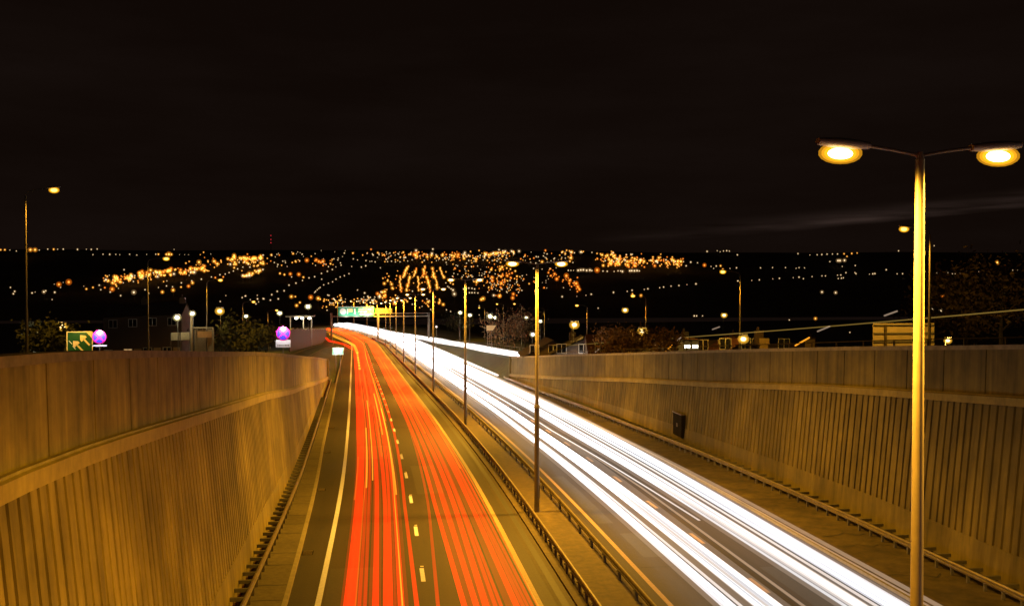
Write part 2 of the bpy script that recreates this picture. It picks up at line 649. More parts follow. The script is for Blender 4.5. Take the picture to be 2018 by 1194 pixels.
# reflective road studs between the dashes
sb = MB()
sb.box(-.06, .06, -.05, .05, 0, .02)
sb.box(-.045, -.01, -.052, -.03, .004, .03)
sb.box(.01, .045, -.052, -.03, .004, .03)
stud = sb.build('road_stud', M['signw'])
tag(stud, 'small pale reflective stud in the dashed line between the two red lanes', 'road stud', 'road studs along the dashed line')
for k in range(16):
    o = stud if k == 0 else stud.copy()
    if k:
        C.objects.link(o)
    o.location = rp(1.44, 26.4 + 7 * k + (6.0 if False else 0) + 5.9 - 1.5, .004)

# slip roads
def slip_r(Y): return float(np.interp(Y, [-20, 50, 90, 131, 250, 310, 360, 410], [37, 32, 28, 25, 25, 23.6, 18.5, 14.6]))
def slip_l(Y): return float(np.interp(Y, [-20, 60, 131, 230, 300, 350], [-12.5, -12, -11.5, -10.7, -9, -6]))


def slip(fn, hw, y1):
    def prof(Y):
        o = fn(Y)
        return [(o - hw, ground(cl(Y) + o - hw, Y) - zr(Y) + .05), (o, max(ground(cl(Y) + o, Y), zo(Y) if Y < 300 else -99) - zr(Y) + .06), (o + hw, ground(cl(Y) + o + hw, Y) - zr(Y) + .05)]
    return prof


struct(ribbon('slip_road', slip(slip_r, 2.6, 330), fr(-20, 330, 5), M['asphalt']))
struct(ribbon('slip_road', slip(slip_l, 2.2, 330), fr(-20, 330, 5), M['asphalt']))
for d in (-1.9, -1.5, 1.9):
    struct(ribbon('slip_edge_line', lambda Y: [(slip_l(Y) + d - .07, ground(cl(Y) + slip_l(Y) + d, Y) - zr(Y) + .075), (slip_l(Y) + d + .07, ground(cl(Y) + slip_l(Y) + d, Y) - zr(Y) + .075)], fr(120, 330, 5), M['paint_worn']))


# ------------------------------------------------------------------ retaining walls
def zrel(z, Y): return z - zr(Y)


def sweep(b, Ys, sec):
    """closed or open section sec(Y)-> [(o, z_abs)]"""
    base = len(b.v)
    n = None
    for Y in Ys:
        row = [rp(o, Y, zrel(z, Y)) for o, z in sec(Y)]
        n = len(row)
        b.v += row
    for i in range(len(Ys) - 1):
        for k in range(n - 1):
            a = base + i * n + k
            b.f.append((a, a + 1, a + n + 1, a + n))
            b.m.append(0)
    for i, e in ((0, 0), (len(Ys) - 1, 1)):
        b.f.append(tuple(base + i * n + k for k in range(n)))
        b.m.append(0)


def wall(side, label):
    t = thing('retaining_wall', label, 'retaining wall', rp(lo(40) if side < 0 else ro(40), 0, 0))
    t.location = (0, 0, 0)
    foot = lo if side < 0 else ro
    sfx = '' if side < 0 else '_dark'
    Y0, Y1 = 4.0, 131.0

    def face(Y, z):                       # battered lower face
        h = max(0, z - zr(Y))
        return foot(Y) + side * .095 * h

    plz = lambda Y: min(zr(Y) + float(np.interp(Y, [0, 40, 100, 131], [1.1, 1.5, 1.2, .4])), wall_ledge(Y) - .35)
    # ribbed face
    b = MB()
    Y = Y0
    st = []
    while Y < Y1 - .4:
        p = random.choice([.38, .42, .42, .46]) if side < 0 else random.choice([.42, .48, .55])
        g = .11
        dp = .085
        st += [(Y, 0), (Y + p - g - .015, 0), (Y + p - g, dp), (Y + p - .015, dp)]
        Y += p
    st.append((Y, 0))
    for Yq, d in st:
        zb, zt = plz(Yq), wall_ledge(Yq) - .3
        b.v.append(rp(face(Yq, zb) + side * d, Yq, zrel(zb, Yq)))
        b.v.append(rp(face(Yq, zt) + side * d, Yq, zrel(zt, Yq)))
    for i in range(len(st) - 1):
        b.f.append((2 * i, 2 * i + 2, 2 * i + 3, 2 * i + 1))
        b.m.append(0)
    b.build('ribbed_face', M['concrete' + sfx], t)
    # plinth
    b = MB()
    sweep(b, fr(Y0, Y1, 3), lambda Y: [(foot(Y) - side * .02, zr(Y) - .3), (face(Y, plz(Y)) - side * .02, plz(Y)), (face(Y, plz(Y)) + side * .3, plz(Y) + .02)])
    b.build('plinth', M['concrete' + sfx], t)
    # ledge
    b = MB()
    sweep(b, fr(Y0, Y1, 3), lambda Y: [(face(Y, wall_ledge(Y)) + side * .5, wall_ledge(Y) - .36), (face(Y, wall_ledge(Y)) - side * .14, wall_ledge(Y) - .36),
                                       (face(Y, wall_ledge(Y)) - side * .14, wall_ledge(Y) - .07), (face(Y, wall_ledge(Y)) - side * .06, wall_ledge(Y) - .05), (face(Y, wall_ledge(Y)) - side * .06, wall_ledge(Y)), (face(Y, wall_ledge(Y)) + side * .5, wall_ledge(Y))])
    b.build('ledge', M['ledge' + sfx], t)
    # parapet panels with open joints
    b = MB()
    Y = Y0
    st = []
    while Y < Y1 - 1:
        p = 2.72
        st += [(Y, 0), (Y + p - .07, 0), (Y + p - .065, .06), (Y + p - .005, .06)]
        Y += p
    st = [(min(q, Y1), d) for q, d in st] + [(Y1, 0)]
    for Yq, d in st:
        o0 = face(Yq, wall_ledge(Yq)) + side * (.05 + d)
        zb, zt = wall_ledge(Yq) - .02, wall_top(Yq) - .16
        b.v += [rp(o0, Yq, zrel(zb, Yq)), rp(o0 + side * .04, Yq, zrel(zt, Yq)), rp(face(Yq, wall_ledge(Yq)) + side * .4, Yq, zrel(zt, Yq)), rp(face(Yq, wall_ledge(Yq)) + side * .45, Yq, zrel(zb - 1.2, Yq))]
    for i in range(len(st) - 1):
        for k in range(3):
            a = 4 * i + k
            b.f.append((a, a + 4, a + 5, a + 1))
            b.m.append(0)
    e = 4 * (len(st) - 1)
    b.f.append((e, e + 1, e + 2, e + 3))
    b.m.append(0)
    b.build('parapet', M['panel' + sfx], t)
    b = MB()
    sweep(b, fr(Y0, Y1, 2.72), lambda Y: [(face(Y, wall_ledge(Y)) + side * .12, wall_top(Y) - .17), (face(Y, wall_ledge(Y)) + side * .03, wall_top(Y) - .17), (face(Y, wall_ledge(Y)) + side * .04, wall_top(Y)), (face(Y, wall_ledge(Y)) + side * .44, wall_top(Y) + .01), (face(Y, wall_ledge(Y)) + side * .44, wall_top(Y) - .2)])
    b.build('coping', M['coping'], t)
    # end pier
    b = MB()
    sweep(b, [Y1 - .1, Y1 + .5], lambda Y: [(foot(Y1) - side * .12, zr(Y1) - .3), (foot(Y1) - side * .02, wall_top(Y1) + .05), (foot(Y1) + side * 1.0, wall_top(Y1) + .05), (foot(Y1) + side * 1.0, zr(Y1) - .3)])
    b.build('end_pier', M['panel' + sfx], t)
    return t


wall(-1, 'long ribbed concrete retaining wall with ledge and panelled parapet beside the red trails')
wall(1, 'long ribbed concrete retaining wall with a dark cabinet on it, beside the white trails')

# cabinet on the right wall
wy = 66.0
cabt = thing('wall_cabinet', 'dark double-door cabinet fixed to the face of the right retaining wall', 'cabinet', rp(ro(wy) + .12, wy, .75))
hd = -cl(wy + 2) + cl(wy - 2)
b = MB(); b.box(-.16, .1, -1.0, 1.0, 0, 1.55); b.build('body', M['cab'], cabt)
for k in (0, 1):
    b = MB(); b.box(-.19, -.16, -.96 + k * .98, -.02 + k * .98, .05, 1.5); dd = b.build('door', M['cab'], cabt)
    b = MB(); b.box(-.215, -.19, -.12 + k * .18, -.06 + k * .18, .65, .9); b.build('handle', M['steel'], dd)
b = MB(); b.box(-.24, .06, -1.06, 1.06, 1.552, 1.61); b.build('hood', M['steel'], cabt)


dm = MB()
dm.box(-.22, .22, -.3, .3, .0, .008)
dr = dm.build('drain_grating', M['cab'])
tag(dr, 'dark iron drain grating set in the road beside the left kerb', 'drain', 'drain gratings beside the left kerb')
dm = MB()
for k in range(6):
    dm.box(-.19, .19, -.27 + k * .1, -.23 + k * .1, .008, .016)
dm.build('bars', M['steel'], dr)
for k in range(7):
    Y = 27 + 13.5 * k
    o = dr
    if k:
        o = dr.copy(); C.objects.link(o)
        for ch in dr.children:
            c2 = ch.copy(); C.objects.link(c2); c2.parent = o
    o.location = rp(ok(Y) + .26, Y, .004)


# ------------------------------------------------------------------ safety barriers
def barrier(label, off, y0, y1, step, toward, kind):
    t = thing('crash_barrier', label, 'crash barrier', (0, 0, 0))
    fo = off if callable(off) else (lambda Y: off)
    b = MB()
    s = toward
    sweep(b, fr(y0, y1, 3.2), lambda Y: [(fo(Y) + q_, zr(Y) + h_) for q_, h_ in ((.03, .40), (-.03, .40), (-.055, .44), (-.055, .49), (-.02, .52), (-.055, .55), (-.055, .61), (-.03, .65), (.03, .65), (.055, .61), (.055, .55), (.02, .52), (.055, .49), (.055, .44), (.03, .40))])
    b.build('rail', M['steel'], t)
    pm = MB()
    if kind == 'post':
        pm.box(-.05, .05, -.055, .055, -.25, .295)
        pm.box(-.02, .02, -.05, .05, .295, .399)
        pm.box(-.11, .11, -.012, .012, .3, .37)
    else:                                  # bracket that reaches back to the wall
        pm.box(-.05, .05, -.04, .04, -.25, .379)
        pm.box(.0 if s > 0 else -.55, .55 if s > 0 else .0, -.05, .05, .44, .56)
    first = None
    rest = MB()
    n = 0
    Y = y0 + .5
    while Y < y1 - .3:
        p = rp(fo(Y), Y, .1)
        if n < 99:
            if first is None:
                first = pm.build('post' if kind == 'post' else 'bracket', M['post'], t)
                o = first
            else:
                o = first.copy()
                C.objects.link(o)
                o.parent = t
            o.location = p
        else:
            rest.box(p[0] - .055, p[0] + .055, p[1] - .03, p[1] + .03, p[2] - .25, p[2] + .379)
        n += 1
        Y += step
    if rest.v:
        r = rest.build('far_posts', M['post'], t)
        r['kind'] = 'stuff'
    return t


barrier('galvanised crash barrier on the median side of the red trails', 6.72, 3, 330, 1.2, 1, 'post')
barrier('galvanised crash barrier on the median side of the white trails', 8.42, 3, 330, 2.4, -1, 'post')
barrier('crash barrier running along the foot of the left retaining wall', lambda Y: (lo(Y) + .42 if Y < 60 else lo(Y) + .4), 4, 131, 1.0, -1, 'bracket')
barrier('crash barrier running along the foot of the right retaining wall', lambda Y: ro(Y) - .8, 4, 131, 1.0, 1, 'bracket')


# ------------------------------------------------------------------ street lamps
def lantern(parent, x, y, z, d, L=.74, tilt=.05, wide=.15, bz=.17):
    """road lantern reaching in direction d=(dx,dy) from (x,y,z)"""
    h = MB()
    dx, dy = d
    n = 7
    pts, rad = [], []
    for i in range(n):
        t = i / (n - 1)
        pts.append((x + dx * L * t, y + dy * L * t, z + tilt * t))
        rad.append(.13 * (.45 + .55 * math.sin(math.pi * (.12 + .76 * t))))
    h.tube(pts, rad, 10, flat=.55)
    ho = h.build('lantern', M['housing'], parent, sm=True)
    w = MB()
    c = (x + dx * L * .56, y + dy * L * .56, z - .035 - bz * .42)
    for q in (1.08, .93, .79):             # bowl as three additive glow shells, a soft halo round the arc tube
        w.ball(c, q, sx=abs(dx) * L * .40 + abs(dy) * wide * .9 + .001, sy=abs(dy) * L * .40 + abs(dx) * wide * .9 + .001, sz=bz * .8, seg=16, rings=9)
    bo = w.build('bowl', M['bowl'], ho, sm=True)
    w = MB()
    w.ball((c[0], c[1], c[2] - .005), 1, sx=abs(dx) * L * .25 + abs(dy) * wide * .5 + .001, sy=abs(dy) * L * .25 + abs(dx) * wide * .5 + .001, sz=bz * .45, seg=12, rings=8)
    w.build('arc_tube', M['core'] if bz < .2 else M['core_far'], ho, sm=True)
    return ho, c


def twin_column(H=11.9):
    t = thing('twin_street_lamp', '', 'street lamp', (0, 0, 0), 0, 'twin-armed street lamps in the central reserve')
    b = MB(); b.tube([(0, 0, -.2), (0, 0, H * .42)], [.125, .115], 14); b.tube([(0, 0, H * .42), (0, 0, H * .425 + .09)], [.135, .125], 14); b.tube([(0, 0, H * .425 + .09), (0, 0, H - .12)], [.09, .062], 14); b.tube([(0, 0, H - .12), (0, 0, H - .02)], [.05, .04], 10)
    po = b.build('pole', M['pole'], t, sm=True)
    b = MB(); b.box(.112, .135, -.06, .06, .7, 1.35); b.build('access_door', M['pole'], po)
    for s in (-1, 1):
        b = MB(); b.tube([(0, 0, H - .15), (s * .06, 0, H - .06), (s * .4, 0, H + .0), (s * .78, 0, H + .05)], .022, 8); b.build('arm', M['pole'], t, sm=True)
        ho, c = lantern(t, s * .76, 0, H + .05, (s, 0))
        add_light(t, 'SPOT', (c[0], c[1], c[2] - .22), SODIUM, LAMP_W, spot=173, blend=1.0, size=.16)
    return t


words = ['nearest', 'second', 'third', 'fourth', 'fifth', 'sixth', 'seventh', 'eighth', 'ninth', 'tenth', 'eleventh', 'twelfth', 'thirteenth', 'fourteenth']
col0 = None
my = [13.0, 46.4, 80.2, 113.5, 147, 181, 214, 248, 281, 315, 350, 385, 420]
for i, Y in enumerate([-20.5] + my):
    lab = 'tall bright yellow-lit twin-armed lamp column, nearest of the row in the central reserve' if i == 1 else ('twin-armed lamp column, %s from the camera in the central reserve' % words[max(0, i - 1)])
    if i == 0:
        lab = 'twin-armed lamp column in the central reserve just behind the camera'
    p = rp(7.25, Y, .05)
    if i == 1:
        p = (7.44, 13.0, zr(13) + .05)
    hd = -math.atan2(-(cl(Y + 4) - cl(Y - 4)), 8)
    hd = math.atan2(-(cl(Y + 4) - cl(Y - 4)), 8)
    if i == 0:
        col0 = twin_column()
        col0.location = p
        col0['label'] = lab
    else:
        d_ = dup(col0, p, hd, lab)
        if i == 1:
            d_.scale = (1, 1, 1.027)


def single_column(H, s, watts):
    t = thing('street_lamp', '', 'street lamp')
    b = MB(); b.tube([(0, 0, -.3), (0, 0, H * .35)], [.1, .092], 10); b.tube([(0, 0, H * .35), (0, 0, H - .1)], [.075, .05], 10)
    b.build('pole', M['pole'], t, sm=True)
    b = MB(); b.tube([(0, 0, H - .12), (s * .12, 0, H + .1), (s * .6, 0, H + .26), (s * 1.35, 0, H + .38)], .022, 8); b.build('arm', M['pole'], t, sm=True)
    ho, c = lantern(t, s * 1.32, 0, H + .39, (s, 0), L=.8, tilt=.08, wide=.2, bz=.24)
    add_light(t, 'SPOT', (c[0], c[1], c[2] - .22), SODIUM, watts, spot=150, blend=.6, size=.16)
    return t


def col_at(px, ytop, X):
    kx, kz = ray(px, ytop)
    Y = X / kx
    return X, Y, kz * Y


for side, cols in ((-1, [(50, 382, -23), (291, 515, -23), (407, 556, -23), (478, 598, -23), (528, 614, -23.5)]),
                   (1, [(1833, 460, 34.5), (1459, 541, 34.5), (1273, 587, 34.5), (1157, 605, 34.5), (1073, 610, 34.5), (1028, 601, 33.5), (992, 601, 33), (955, 608, 33)])):
    src = None
    for i, (px, yt, X) in enumerate(cols):
        X, Y, zt = col_at(px, yt, X)
        g = ground(X, Y)
        H = zt - g
        t = single_column(H, -side if side > 0 else 1, 3600)
        t.location = (X, Y, g)
        t['label'] = '%s single-armed street lamp %s, counting from the camera' % (words[i], 'behind the left retaining wall' if side < 0 else 'behind the right retaining wall')
        if i == 0:
            t['label'] = 'tall single-armed street lamp %s' % ('at the far left beside a white floodlight' if side < 0 else 'behind the near pole, beside the big sign back')
        t['group'] = 'street lamps along the left slip road' if side < 0 else 'street lamps along the right slip road'


# ------------------------------------------------------------------ traffic light trails
def trail(name, label, group, offs, h, r, m, y0, y1, flat=.2, n=6, jit=.0, glare=.5):
    """offs: [(Y, o)...] in road coordinates"""
    b = MB()
    ys = fr(y0, y1, 2.5)
    ph, ph2 = random.uniform(0, 6), random.uniform(0, 6)
    pts = []
    for Y in ys:
        o = float(np.interp(Y, [q[0] for q in offs], [q[1] for q in offs]))
        w = max(0, min(1, (Y - 80) / 60))
        o += jit * (math.sin(Y * .021 + ph) + .5 * math.sin(Y * .047 + ph2)) * (.35 + .65 * w)
        pts.append(rp(o, Y, h))
    gl = [max(0, min(1, (Y - 45) / 150)) for Y in ys]
    b.tube(pts, [r * (1 + glare * g_) for g_ in gl], n, flat=[flat + (.9 - flat) * g_ for g_ in gl])
    o = b.build(name, m, sm=True)
    return tag(o, label, 'light trail', group)


words_ = ['first'] + words[1:]
RED = (1.0, .006, .001)
M['tr_red'] = trail_mat('tail_light_red', RED, .52, .45, far=1.6)
M['tr_red2'] = trail_mat('tail_light_dim_red', (1.0, .012, .002), .24, .5, far=1.9)
M['tr_or'] = trail_mat('tail_light_orange', (1.0, .13, .008), .32)
M['tr_ye'] = trail_mat('indicator_amber', (1.0, .36, .02), .6)
M['tr_wh'] = trail_mat('headlight_white', (1.0, .93, .9), .36, .25, sc=.05, far=1.9)
M['tr_co'] = trail_mat('headlight_cool', (.9, .93, 1.0), .40, .22, sc=.05, far=1.9)
M['tr_be'] = trail_mat('headlight_beige', (1.0, .72, .5), .13, .25)
M['tr_fr'] = trail_mat('headlight_soft_glow', (1.0, .78, .62), .05, .3, far=1.8)  # glow ribbons added to soften the edges of the white trails
M['tr_rs'] = trail_mat('tail_light_soft_glow', (1.0, .012, .001), .10, .4, far=1.4)  # same for the red trails: added soft glow
M['tr_sl'] = trail_mat('slip_headlight', (1.0, .9, .82), .4, .15)
M['tr_thin'] = trail_mat('high_marker_light', (1.0, .62, .12), .085, .3, sample=False)

lane1 = [(-1.21, -1.28, -1.42, .07, 'tr_red'), (-1.09, -1.15, -1.28, .05, 'tr_red2'), (-.92, -.98, -1.12, .075, 'tr_red'), (-.88, -.94, -.86, .02, 'tr_or'), (-.72, -.78, -.95, .05, 'tr_red2'),
         (-.55, -.64, -.6, .05, 'tr_red2'), (-.22, -.27, -.35, .085, 'tr_red'), (.12, .14, .02, .08, 'tr_red'), (.22, .26, .3, .055, 'tr_red'), (.47, .47, .5, .085, 'tr_red'), (.56, .53, .66, .02, 'tr_ye'), (.98, .9, 1.05, .06, 'tr_red')]
lane2 = [(1.59, 2.03, 2.3, .05, 'tr_red2'), (2.49, 2.35, 2.45, .075, 'tr_red'), (2.76, 2.67, 2.72, .075, 'tr_red'), (2.95, 2.95, 2.95, .03, 'tr_red2'), (3.1, 3.2, 3.15, .09, 'tr_red'), (3.34, 3.42, 3.4, .06, 'tr_red2'),
         (3.6, 3.6, 3.6, .05, 'tr_red2'), (3.98, 3.92, 3.85, .085, 'tr_red'), (4.22, 4.15, 4.05, .06, 'tr_red2'), (4.4, 4.3, 4.2, .04, 'tr_red2'), (4.56, 4.45, 4.4, .05, 'tr_red2'), (4.7, 4.62, 4.52, .035, 'tr_or')]
for ln, lst, g in (('left', lane1, 'red tail light trails in the left lane'), ('right', lane2, 'red tail light trails in the lane beside the median')):
    for i, (a, bb, c_, r, mm) in enumerate(lst):
        ordw = (['first'] + words[1:])[i]
        kind = {'tr_red': 'bright red', 'tr_red2': 'dim red', 'tr_or': 'thin orange', 'tr_ye': 'thin amber'}[mm]
        trail('tail_light_trail', '%s tail light trail, %s from the left in the %s lane' % (kind, ordw, 'left' if ln == 'left' else 'right'), g,
              [(28, a), (45, bb), (71, c_)], random.uniform(.75, .9), r * 1.18, M[mm], -4, 400, jit=.12, glare=1.1)
for i, (o30, o71, r) in enumerate([(-1.15, -1.3, .2), (-.8, -.85, .24), (-.3, -.3, .2), (.15, .15, .22), (.5, .55, .22), (2.6, 2.6, .22), (3.05, 3.0, .24), (3.5, 3.4, .2), (4.0, 3.9, .22), (4.4, 4.25, .2)]):
    trail('tail_light_trail', 'added wide faint red glow of tail lights, %s from the left across both red lanes' % words_[i], 'wide faint red glow ribbons', [(28, o30), (71, o71)], .7, r, M['tr_rs'], -4, 400, jit=.08, glare=.8)
# amber indicator traces
ind = [(-.83, 50, 74, 'tr_ye', .035), (-.52, 52, 96, 'tr_ye', .03), (.3, 70, 104, 'tr_ye', .04), (.62, 48, 88, 'tr_ye', .045), (.05, 60, 90, 'tr_or', .05), (-1.35, 47, 60, 'tr_or', .035), (.75, 78, 130, 'tr_or', .04), (-.4, 90, 150, 'tr_or', .05), (4.35, 55, 140, 'tr_or', .05), (3.3, 70, 170, 'tr_or', .06), (2.9, 90, 190, 'tr_or', .05)]
for i, (o, a, bb, mm, r) in enumerate(ind):
    trail('indicator_trail', 'short %s trace, %s by distance, laid over the red trails of the %s lane' % ('amber' if mm == 'tr_ye' else 'orange', (['first'] + words[1:])[i], 'left' if o < 1.5 else 'right'), 'short amber traces over the red trails', [(0, o), (500, o)], .8, r, M[mm], a, bb)
for i, Y in enumerate((150, 159, 168, 177, 187, 198, 210)):
    o = -.9 - .02 * i
    trail('indicator_flash', 'amber indicator flash where the red trails start to bend, %s from the camera' % words[i], 'amber indicator flashes', [(0, o), (500, o)], .8, .11, M['tr_ye'], Y, Y + 4.2)
trail('merging_trail', 'amber trail curving in from the left slip road to join the red trails', 'trails from the left slip road', [(205, -.9), (260, -1.6), (300, -3.6), (330, -5.0), (360, -5.6)], .8, .22, M['tr_ye'], 212, 352)
trail('merging_trail', 'red trail curving in from the left slip road beside the red lanes', 'trails from the left slip road', [(230, -1.6), (270, -4.4), (300, -8.3), (330, -8.5)], .85, .2, M['tr_red'], 235, 322)

nearA = [10.5, 10.62, 10.74, 10.86, 10.98, 11.5, 11.62, 11.74, 11.86, 11.98, 12.1, 12.22, 12.34]
nearB = [14.28, 14.42, 14.56, 14.7, 14.84, 14.98, 15.3, 15.42, 15.54, 15.66, 15.8, 15.92, 16.04, 16.16]
rA = {10.5: .11, 10.98: .07, 11.5: .07, 12.34: .06}
for ln, lst, f0, f1, t0, t1 in (('lane beside the median', nearA, 10.45, 12.9, 10.15, 12.5), ('outer lane', nearB, 14.25, 16.2, 13.5, 16.35)):
    for i, o in enumerate(lst):
        o71 = t0 + (o - f0) / (f1 - f0) * (t1 - t0) + random.uniform(-.06, .06)
        mm = 'tr_co' if random.random() < .4 else 'tr_wh'
        trail('headlight_trail', 'white headlight trail, %s from the median in the %s' % ((['first'] + words[1:])[i], ln), 'white headlight trails in the ' + ln,
              [(28, o), (48, o * .55 + o71 * .45), (71, o71)], random.uniform(.6, .72), rA.get(o, random.uniform(.082, .1)), M[mm], -4, 440, jit=.035, glare=1.5)
for i, (o30, o71, r) in enumerate([(10.42, 10.12, .2), (11.25, 11.1, .22), (12.4, 12.55, .24), (14.2, 13.45, .2), (15.15, 14.9, .2), (16.22, 16.35, .24), (16.4, 16.5, .3)]):
    trail('headlight_trail', 'added wide faint warm glow of headlights, %s from the median across both white lanes' % words_[i], 'wide faint warm glow ribbons', [(28, o30), (48, o30 * .55 + o71 * .45), (71, o71)], .62, r, M['tr_fr'], -4, 440, jit=.03, glare=1.2)
for i, (o, y0) in enumerate([(10.6, 96), (11.9, 112), (12.4, 88), (14.0, 104), (15.0, 120), (15.9, 92)]):  # high trails added to thicken the far white glow
    trail('headlight_trail', 'high white trail added for glow, %s from the median, beginning far down the road' % (['first'] + words[1:])[i], 'high white trails far down the road', [(0, o), (500, o)], 1.15 + .12 * (i % 3), .1, M['tr_wh'], y0 + 30, 440, jit=.03, glare=2.0)
trail('headlight_trail', 'thin beige headlight trail along the dashed line between the white lanes', 'thin headlight trails', [(28, 12.9), (48, 12.95), (71, 12.6)], .7, .07, M['tr_be'], -4, 300)
trail('headlight_trail', 'short white headlight trail that stops over the dashed line', 'thin headlight trails', [(40, 13.5), (71, 12.55)], .7, .06, M['tr_wh'], 41, 200)
trail('headlight_trail', 'faint beige headlight trail, outermost of the white lanes', 'thin headlight trails', [(28, 17.05), (45, 16.95), (71, 16.5)], .7, .14, M['tr_be'], -4, 260)
trail('headlight_trail', 'faint beige headlight trail just inside the outermost one', 'thin headlight trails', [(28, 16.75), (45, 16.7), (71, 16.4)], .7, .06, M['tr_be'], -4, 260)
# slip road traffic
for i in range(8):
    d = -1.1 + i * .33
    b = MB()
    pts = []
    for Y in fr(114, 420, 4):
        o = float(np.interp(Y, [50, 131, 180, 226, 309, 359, 408, 500], [30.2, 23.3, 23.2, 24.6, 24.4, 18.8, 15.4, 13.8])) + d * float(np.interp(Y, [131, 180, 300, 400], [.6, 1.5, 2.4, 1]))
        base = max(zr(Y), zo(Y)) if Y < 300 else zr(Y)
        pts.append(rp(o, Y, base - zr(Y) + .5))
    b.tube(pts, .34, 6, flat=.8)
    tag(b.build('headlight_trail', M['tr_sl'], sm=True), 'white headlight trail on the right slip road, %s from the left' % (['first'] + words[1:])[i], 'light trail', 'white trails on the right slip road')
# thin high trail from a tall vehicle climbing the right slip road
pts = []
for k in range(40):
    t = k / 39
    px = 1052 + t * 1010
    py = 685 - t * 79 - 6 * math.sin(math.pi * t) * -.6
    kx, kz = ray(px, py)
    Y = 1 / (.00763 + t * (.0195 - .00763))
    pts.append((kx * Y, Y, kz * Y))
b = MB(); b.tube(pts, .045, 6)
tag(b.build('high_light_trail', M['tr_thin'], sm=True), 'thin yellow light trail climbing above the right retaining wall', 'light trail')
for i, (xa, ya, xb, yb, Y, m_) in enumerate([(1567, 681, 1595, 665, 64, 'tr_ye'), (1611, 653, 1635, 643, 62, 'tr_be'), (1743, 622, 1768, 613, 56, 'tr_be'), (1312, 692, 1325, 680, 88, 'tr_ye'), (1333, 672, 1342, 665, 87, 'tr_be'), (1404, 649, 1418, 644, 78, 'tr_be'), (1173, 694, 1181, 687, 112, 'tr_be'), (1079, 692, 1084, 686, 127, 'tr_be')]):
    ka, kb = ray(xa, ya), ray(xb, yb)
    b = MB(); b.tube([(ka[0] * Y, Y, ka[1] * Y), (kb[0] * (Y - 1.5), Y - 1.5, kb[1] * (Y - 1.5))], .05, 6)
    tag(b.build('indicator_flash', M[m_]), 'short slanting amber flash above the right wall, %s from the right' % ['second', 'third', 'first', 'fifth', 'sixth', 'fourth', 'seventh', 'eighth'][i], 'light trail', 'slanting flashes on the right slip road')


# ------------------------------------------------------------------ signs
def clearway(label, px, py, Y, dia, plate_h, gap):
    kx, kz = ray(px, py)
    X, z = kx * Y, kz * Y
    g = ground(X, Y)
    t = thing('clearway_sign', label, 'road sign', (X, Y, g))
    zc = z - g
    rr = dia / 2
    b = MB(); b.tube([(0, .05, -.2), (0, .05, zc + rr)], .045, 10); b.build('post', M['pole'], t)
    b = MB(); b.tube([(0, .0, zc), (0, -.03, zc)], rr, 32); d = b.build('disc', M['red'], t)
    b = MB(); b.tube([(0, -.031, zc), (0, -.036, zc)], rr * .84, 32); b.build('blue_field', M['blue'], d)
    b = MB()
    for a in (45, 135):
        c, s_ = math.cos(R(a)) * rr * .86, math.sin(R(a)) * rr * .86
        w = rr * .085
        nx, nz = -math.sin(R(a)) * w, math.cos(R(a)) * w
        off = -.039 - (a > 90) * .003
        b.face([(-c + nx, off, zc - s_ + nz), (-c - nx, off, zc - s_ - nz), (c - nx, off, zc + s_ - nz), (c + nx, off, zc + s_ + nz)])
    b.build('cross', M['red'], d)
    top = zc - rr - gap
    b = MB(); b.box(-rr * 1.03, rr * 1.03, -.02, 0, top - plate_h, top); pl = b.build('plate', M['signw'], t)
    if plate_h > .3:
        b = MB()
        x = -rr * .8
        while x < rr * .7:
            w = random.uniform(.04, .09)
            b.box(x, x + w, -.024, -.02, top - plate_h + .08, top - plate_h + .17)
            x += w + .035
        b.build('lettering', M['grey'], pl)
    b = MB(); b.tube([(0, .05, zc + rr - .02), (0, -.2, zc + rr + .12), (0, -.36, zc + rr + .12)], .018, 6); arm = b.build('sign_light', M['housing'], t)
    b = MB(); b.box(-.14, .14, -.44, -.33, zc + rr + .08, zc + rr + .14); b.build('lamp_head', M['housing'], arm)
    add_light(t, 'SPOT', (0, -.26, zc + rr * .75), (.95, .92, 1.0), 130, spot=170, blend=.8, size=.08, rot=(R(50), 0, 0))
    return t


clearway('round glowing blue and red sign above a thin white plate, beside the green arrow sign', 196, 664, 61, .80, .1, .06)
clearway('round glowing blue and red sign above a deep white plate behind the left wall', 558, 657, 62, .86, .46, -.04)

# green arrow sign
Y = 62.0
x0, x1 = ray(131, 653)[0] * Y, ray(183, 653)[0] * Y
ztop = ray(150, 653)[1] * Y
t = thing('direction_sign', 'green road sign with cream border and two arrows pointing up left', 'road sign', ((x0 + x1) / 2, Y, ground((x0 + x1) / 2, Y)))
hw = (x1 - x0) / 2
zt = ztop - t.location.z
zb = zt - 1.55
b = MB(); b.box(-hw, hw, 0, .05, zb, zt); pnl = b.build('panel', M['green'], t)
b = MB()
for q in ((-hw, hw, zt - .06, zt), (-hw, -hw + .06, zb, zt - .06), (hw - .06, hw, zb, zt - .06), (-hw + .06, hw - .06, zb, zb + .06)):
    b.box(q[0], q[1], -.008, 0, q[2], q[3])
b.face([(hw - .36, -.012, zt - .06), (hw - .06, -.012, zt - .40), (hw - .06, -.012, zt - .06)])
b.build('border', M['signy'], pnl)
for cx_, cz in ((hw * .38, zt - .52), (-hw * .15, zt - .86)):
    b = MB()
    a = R(132)
    d = (math.cos(a), math.sin(a)); nn = (-d[1], d[0])
    P = lambda u, v: (cx_ + d[0] * u + nn[0] * v, -.010, cz + d[1] * u + nn[1] * v)
    b.face([P(-.42, -.055), P(.1, -.055), P(.1, .055), P(-.42, .055)])
    b.face([P(.05, -.2), P(.18, -.2), P(.4, 0), P(.18, .2), P(.05, .2)])
    b.build('arrow', M['signy'], pnl)
b = MB()
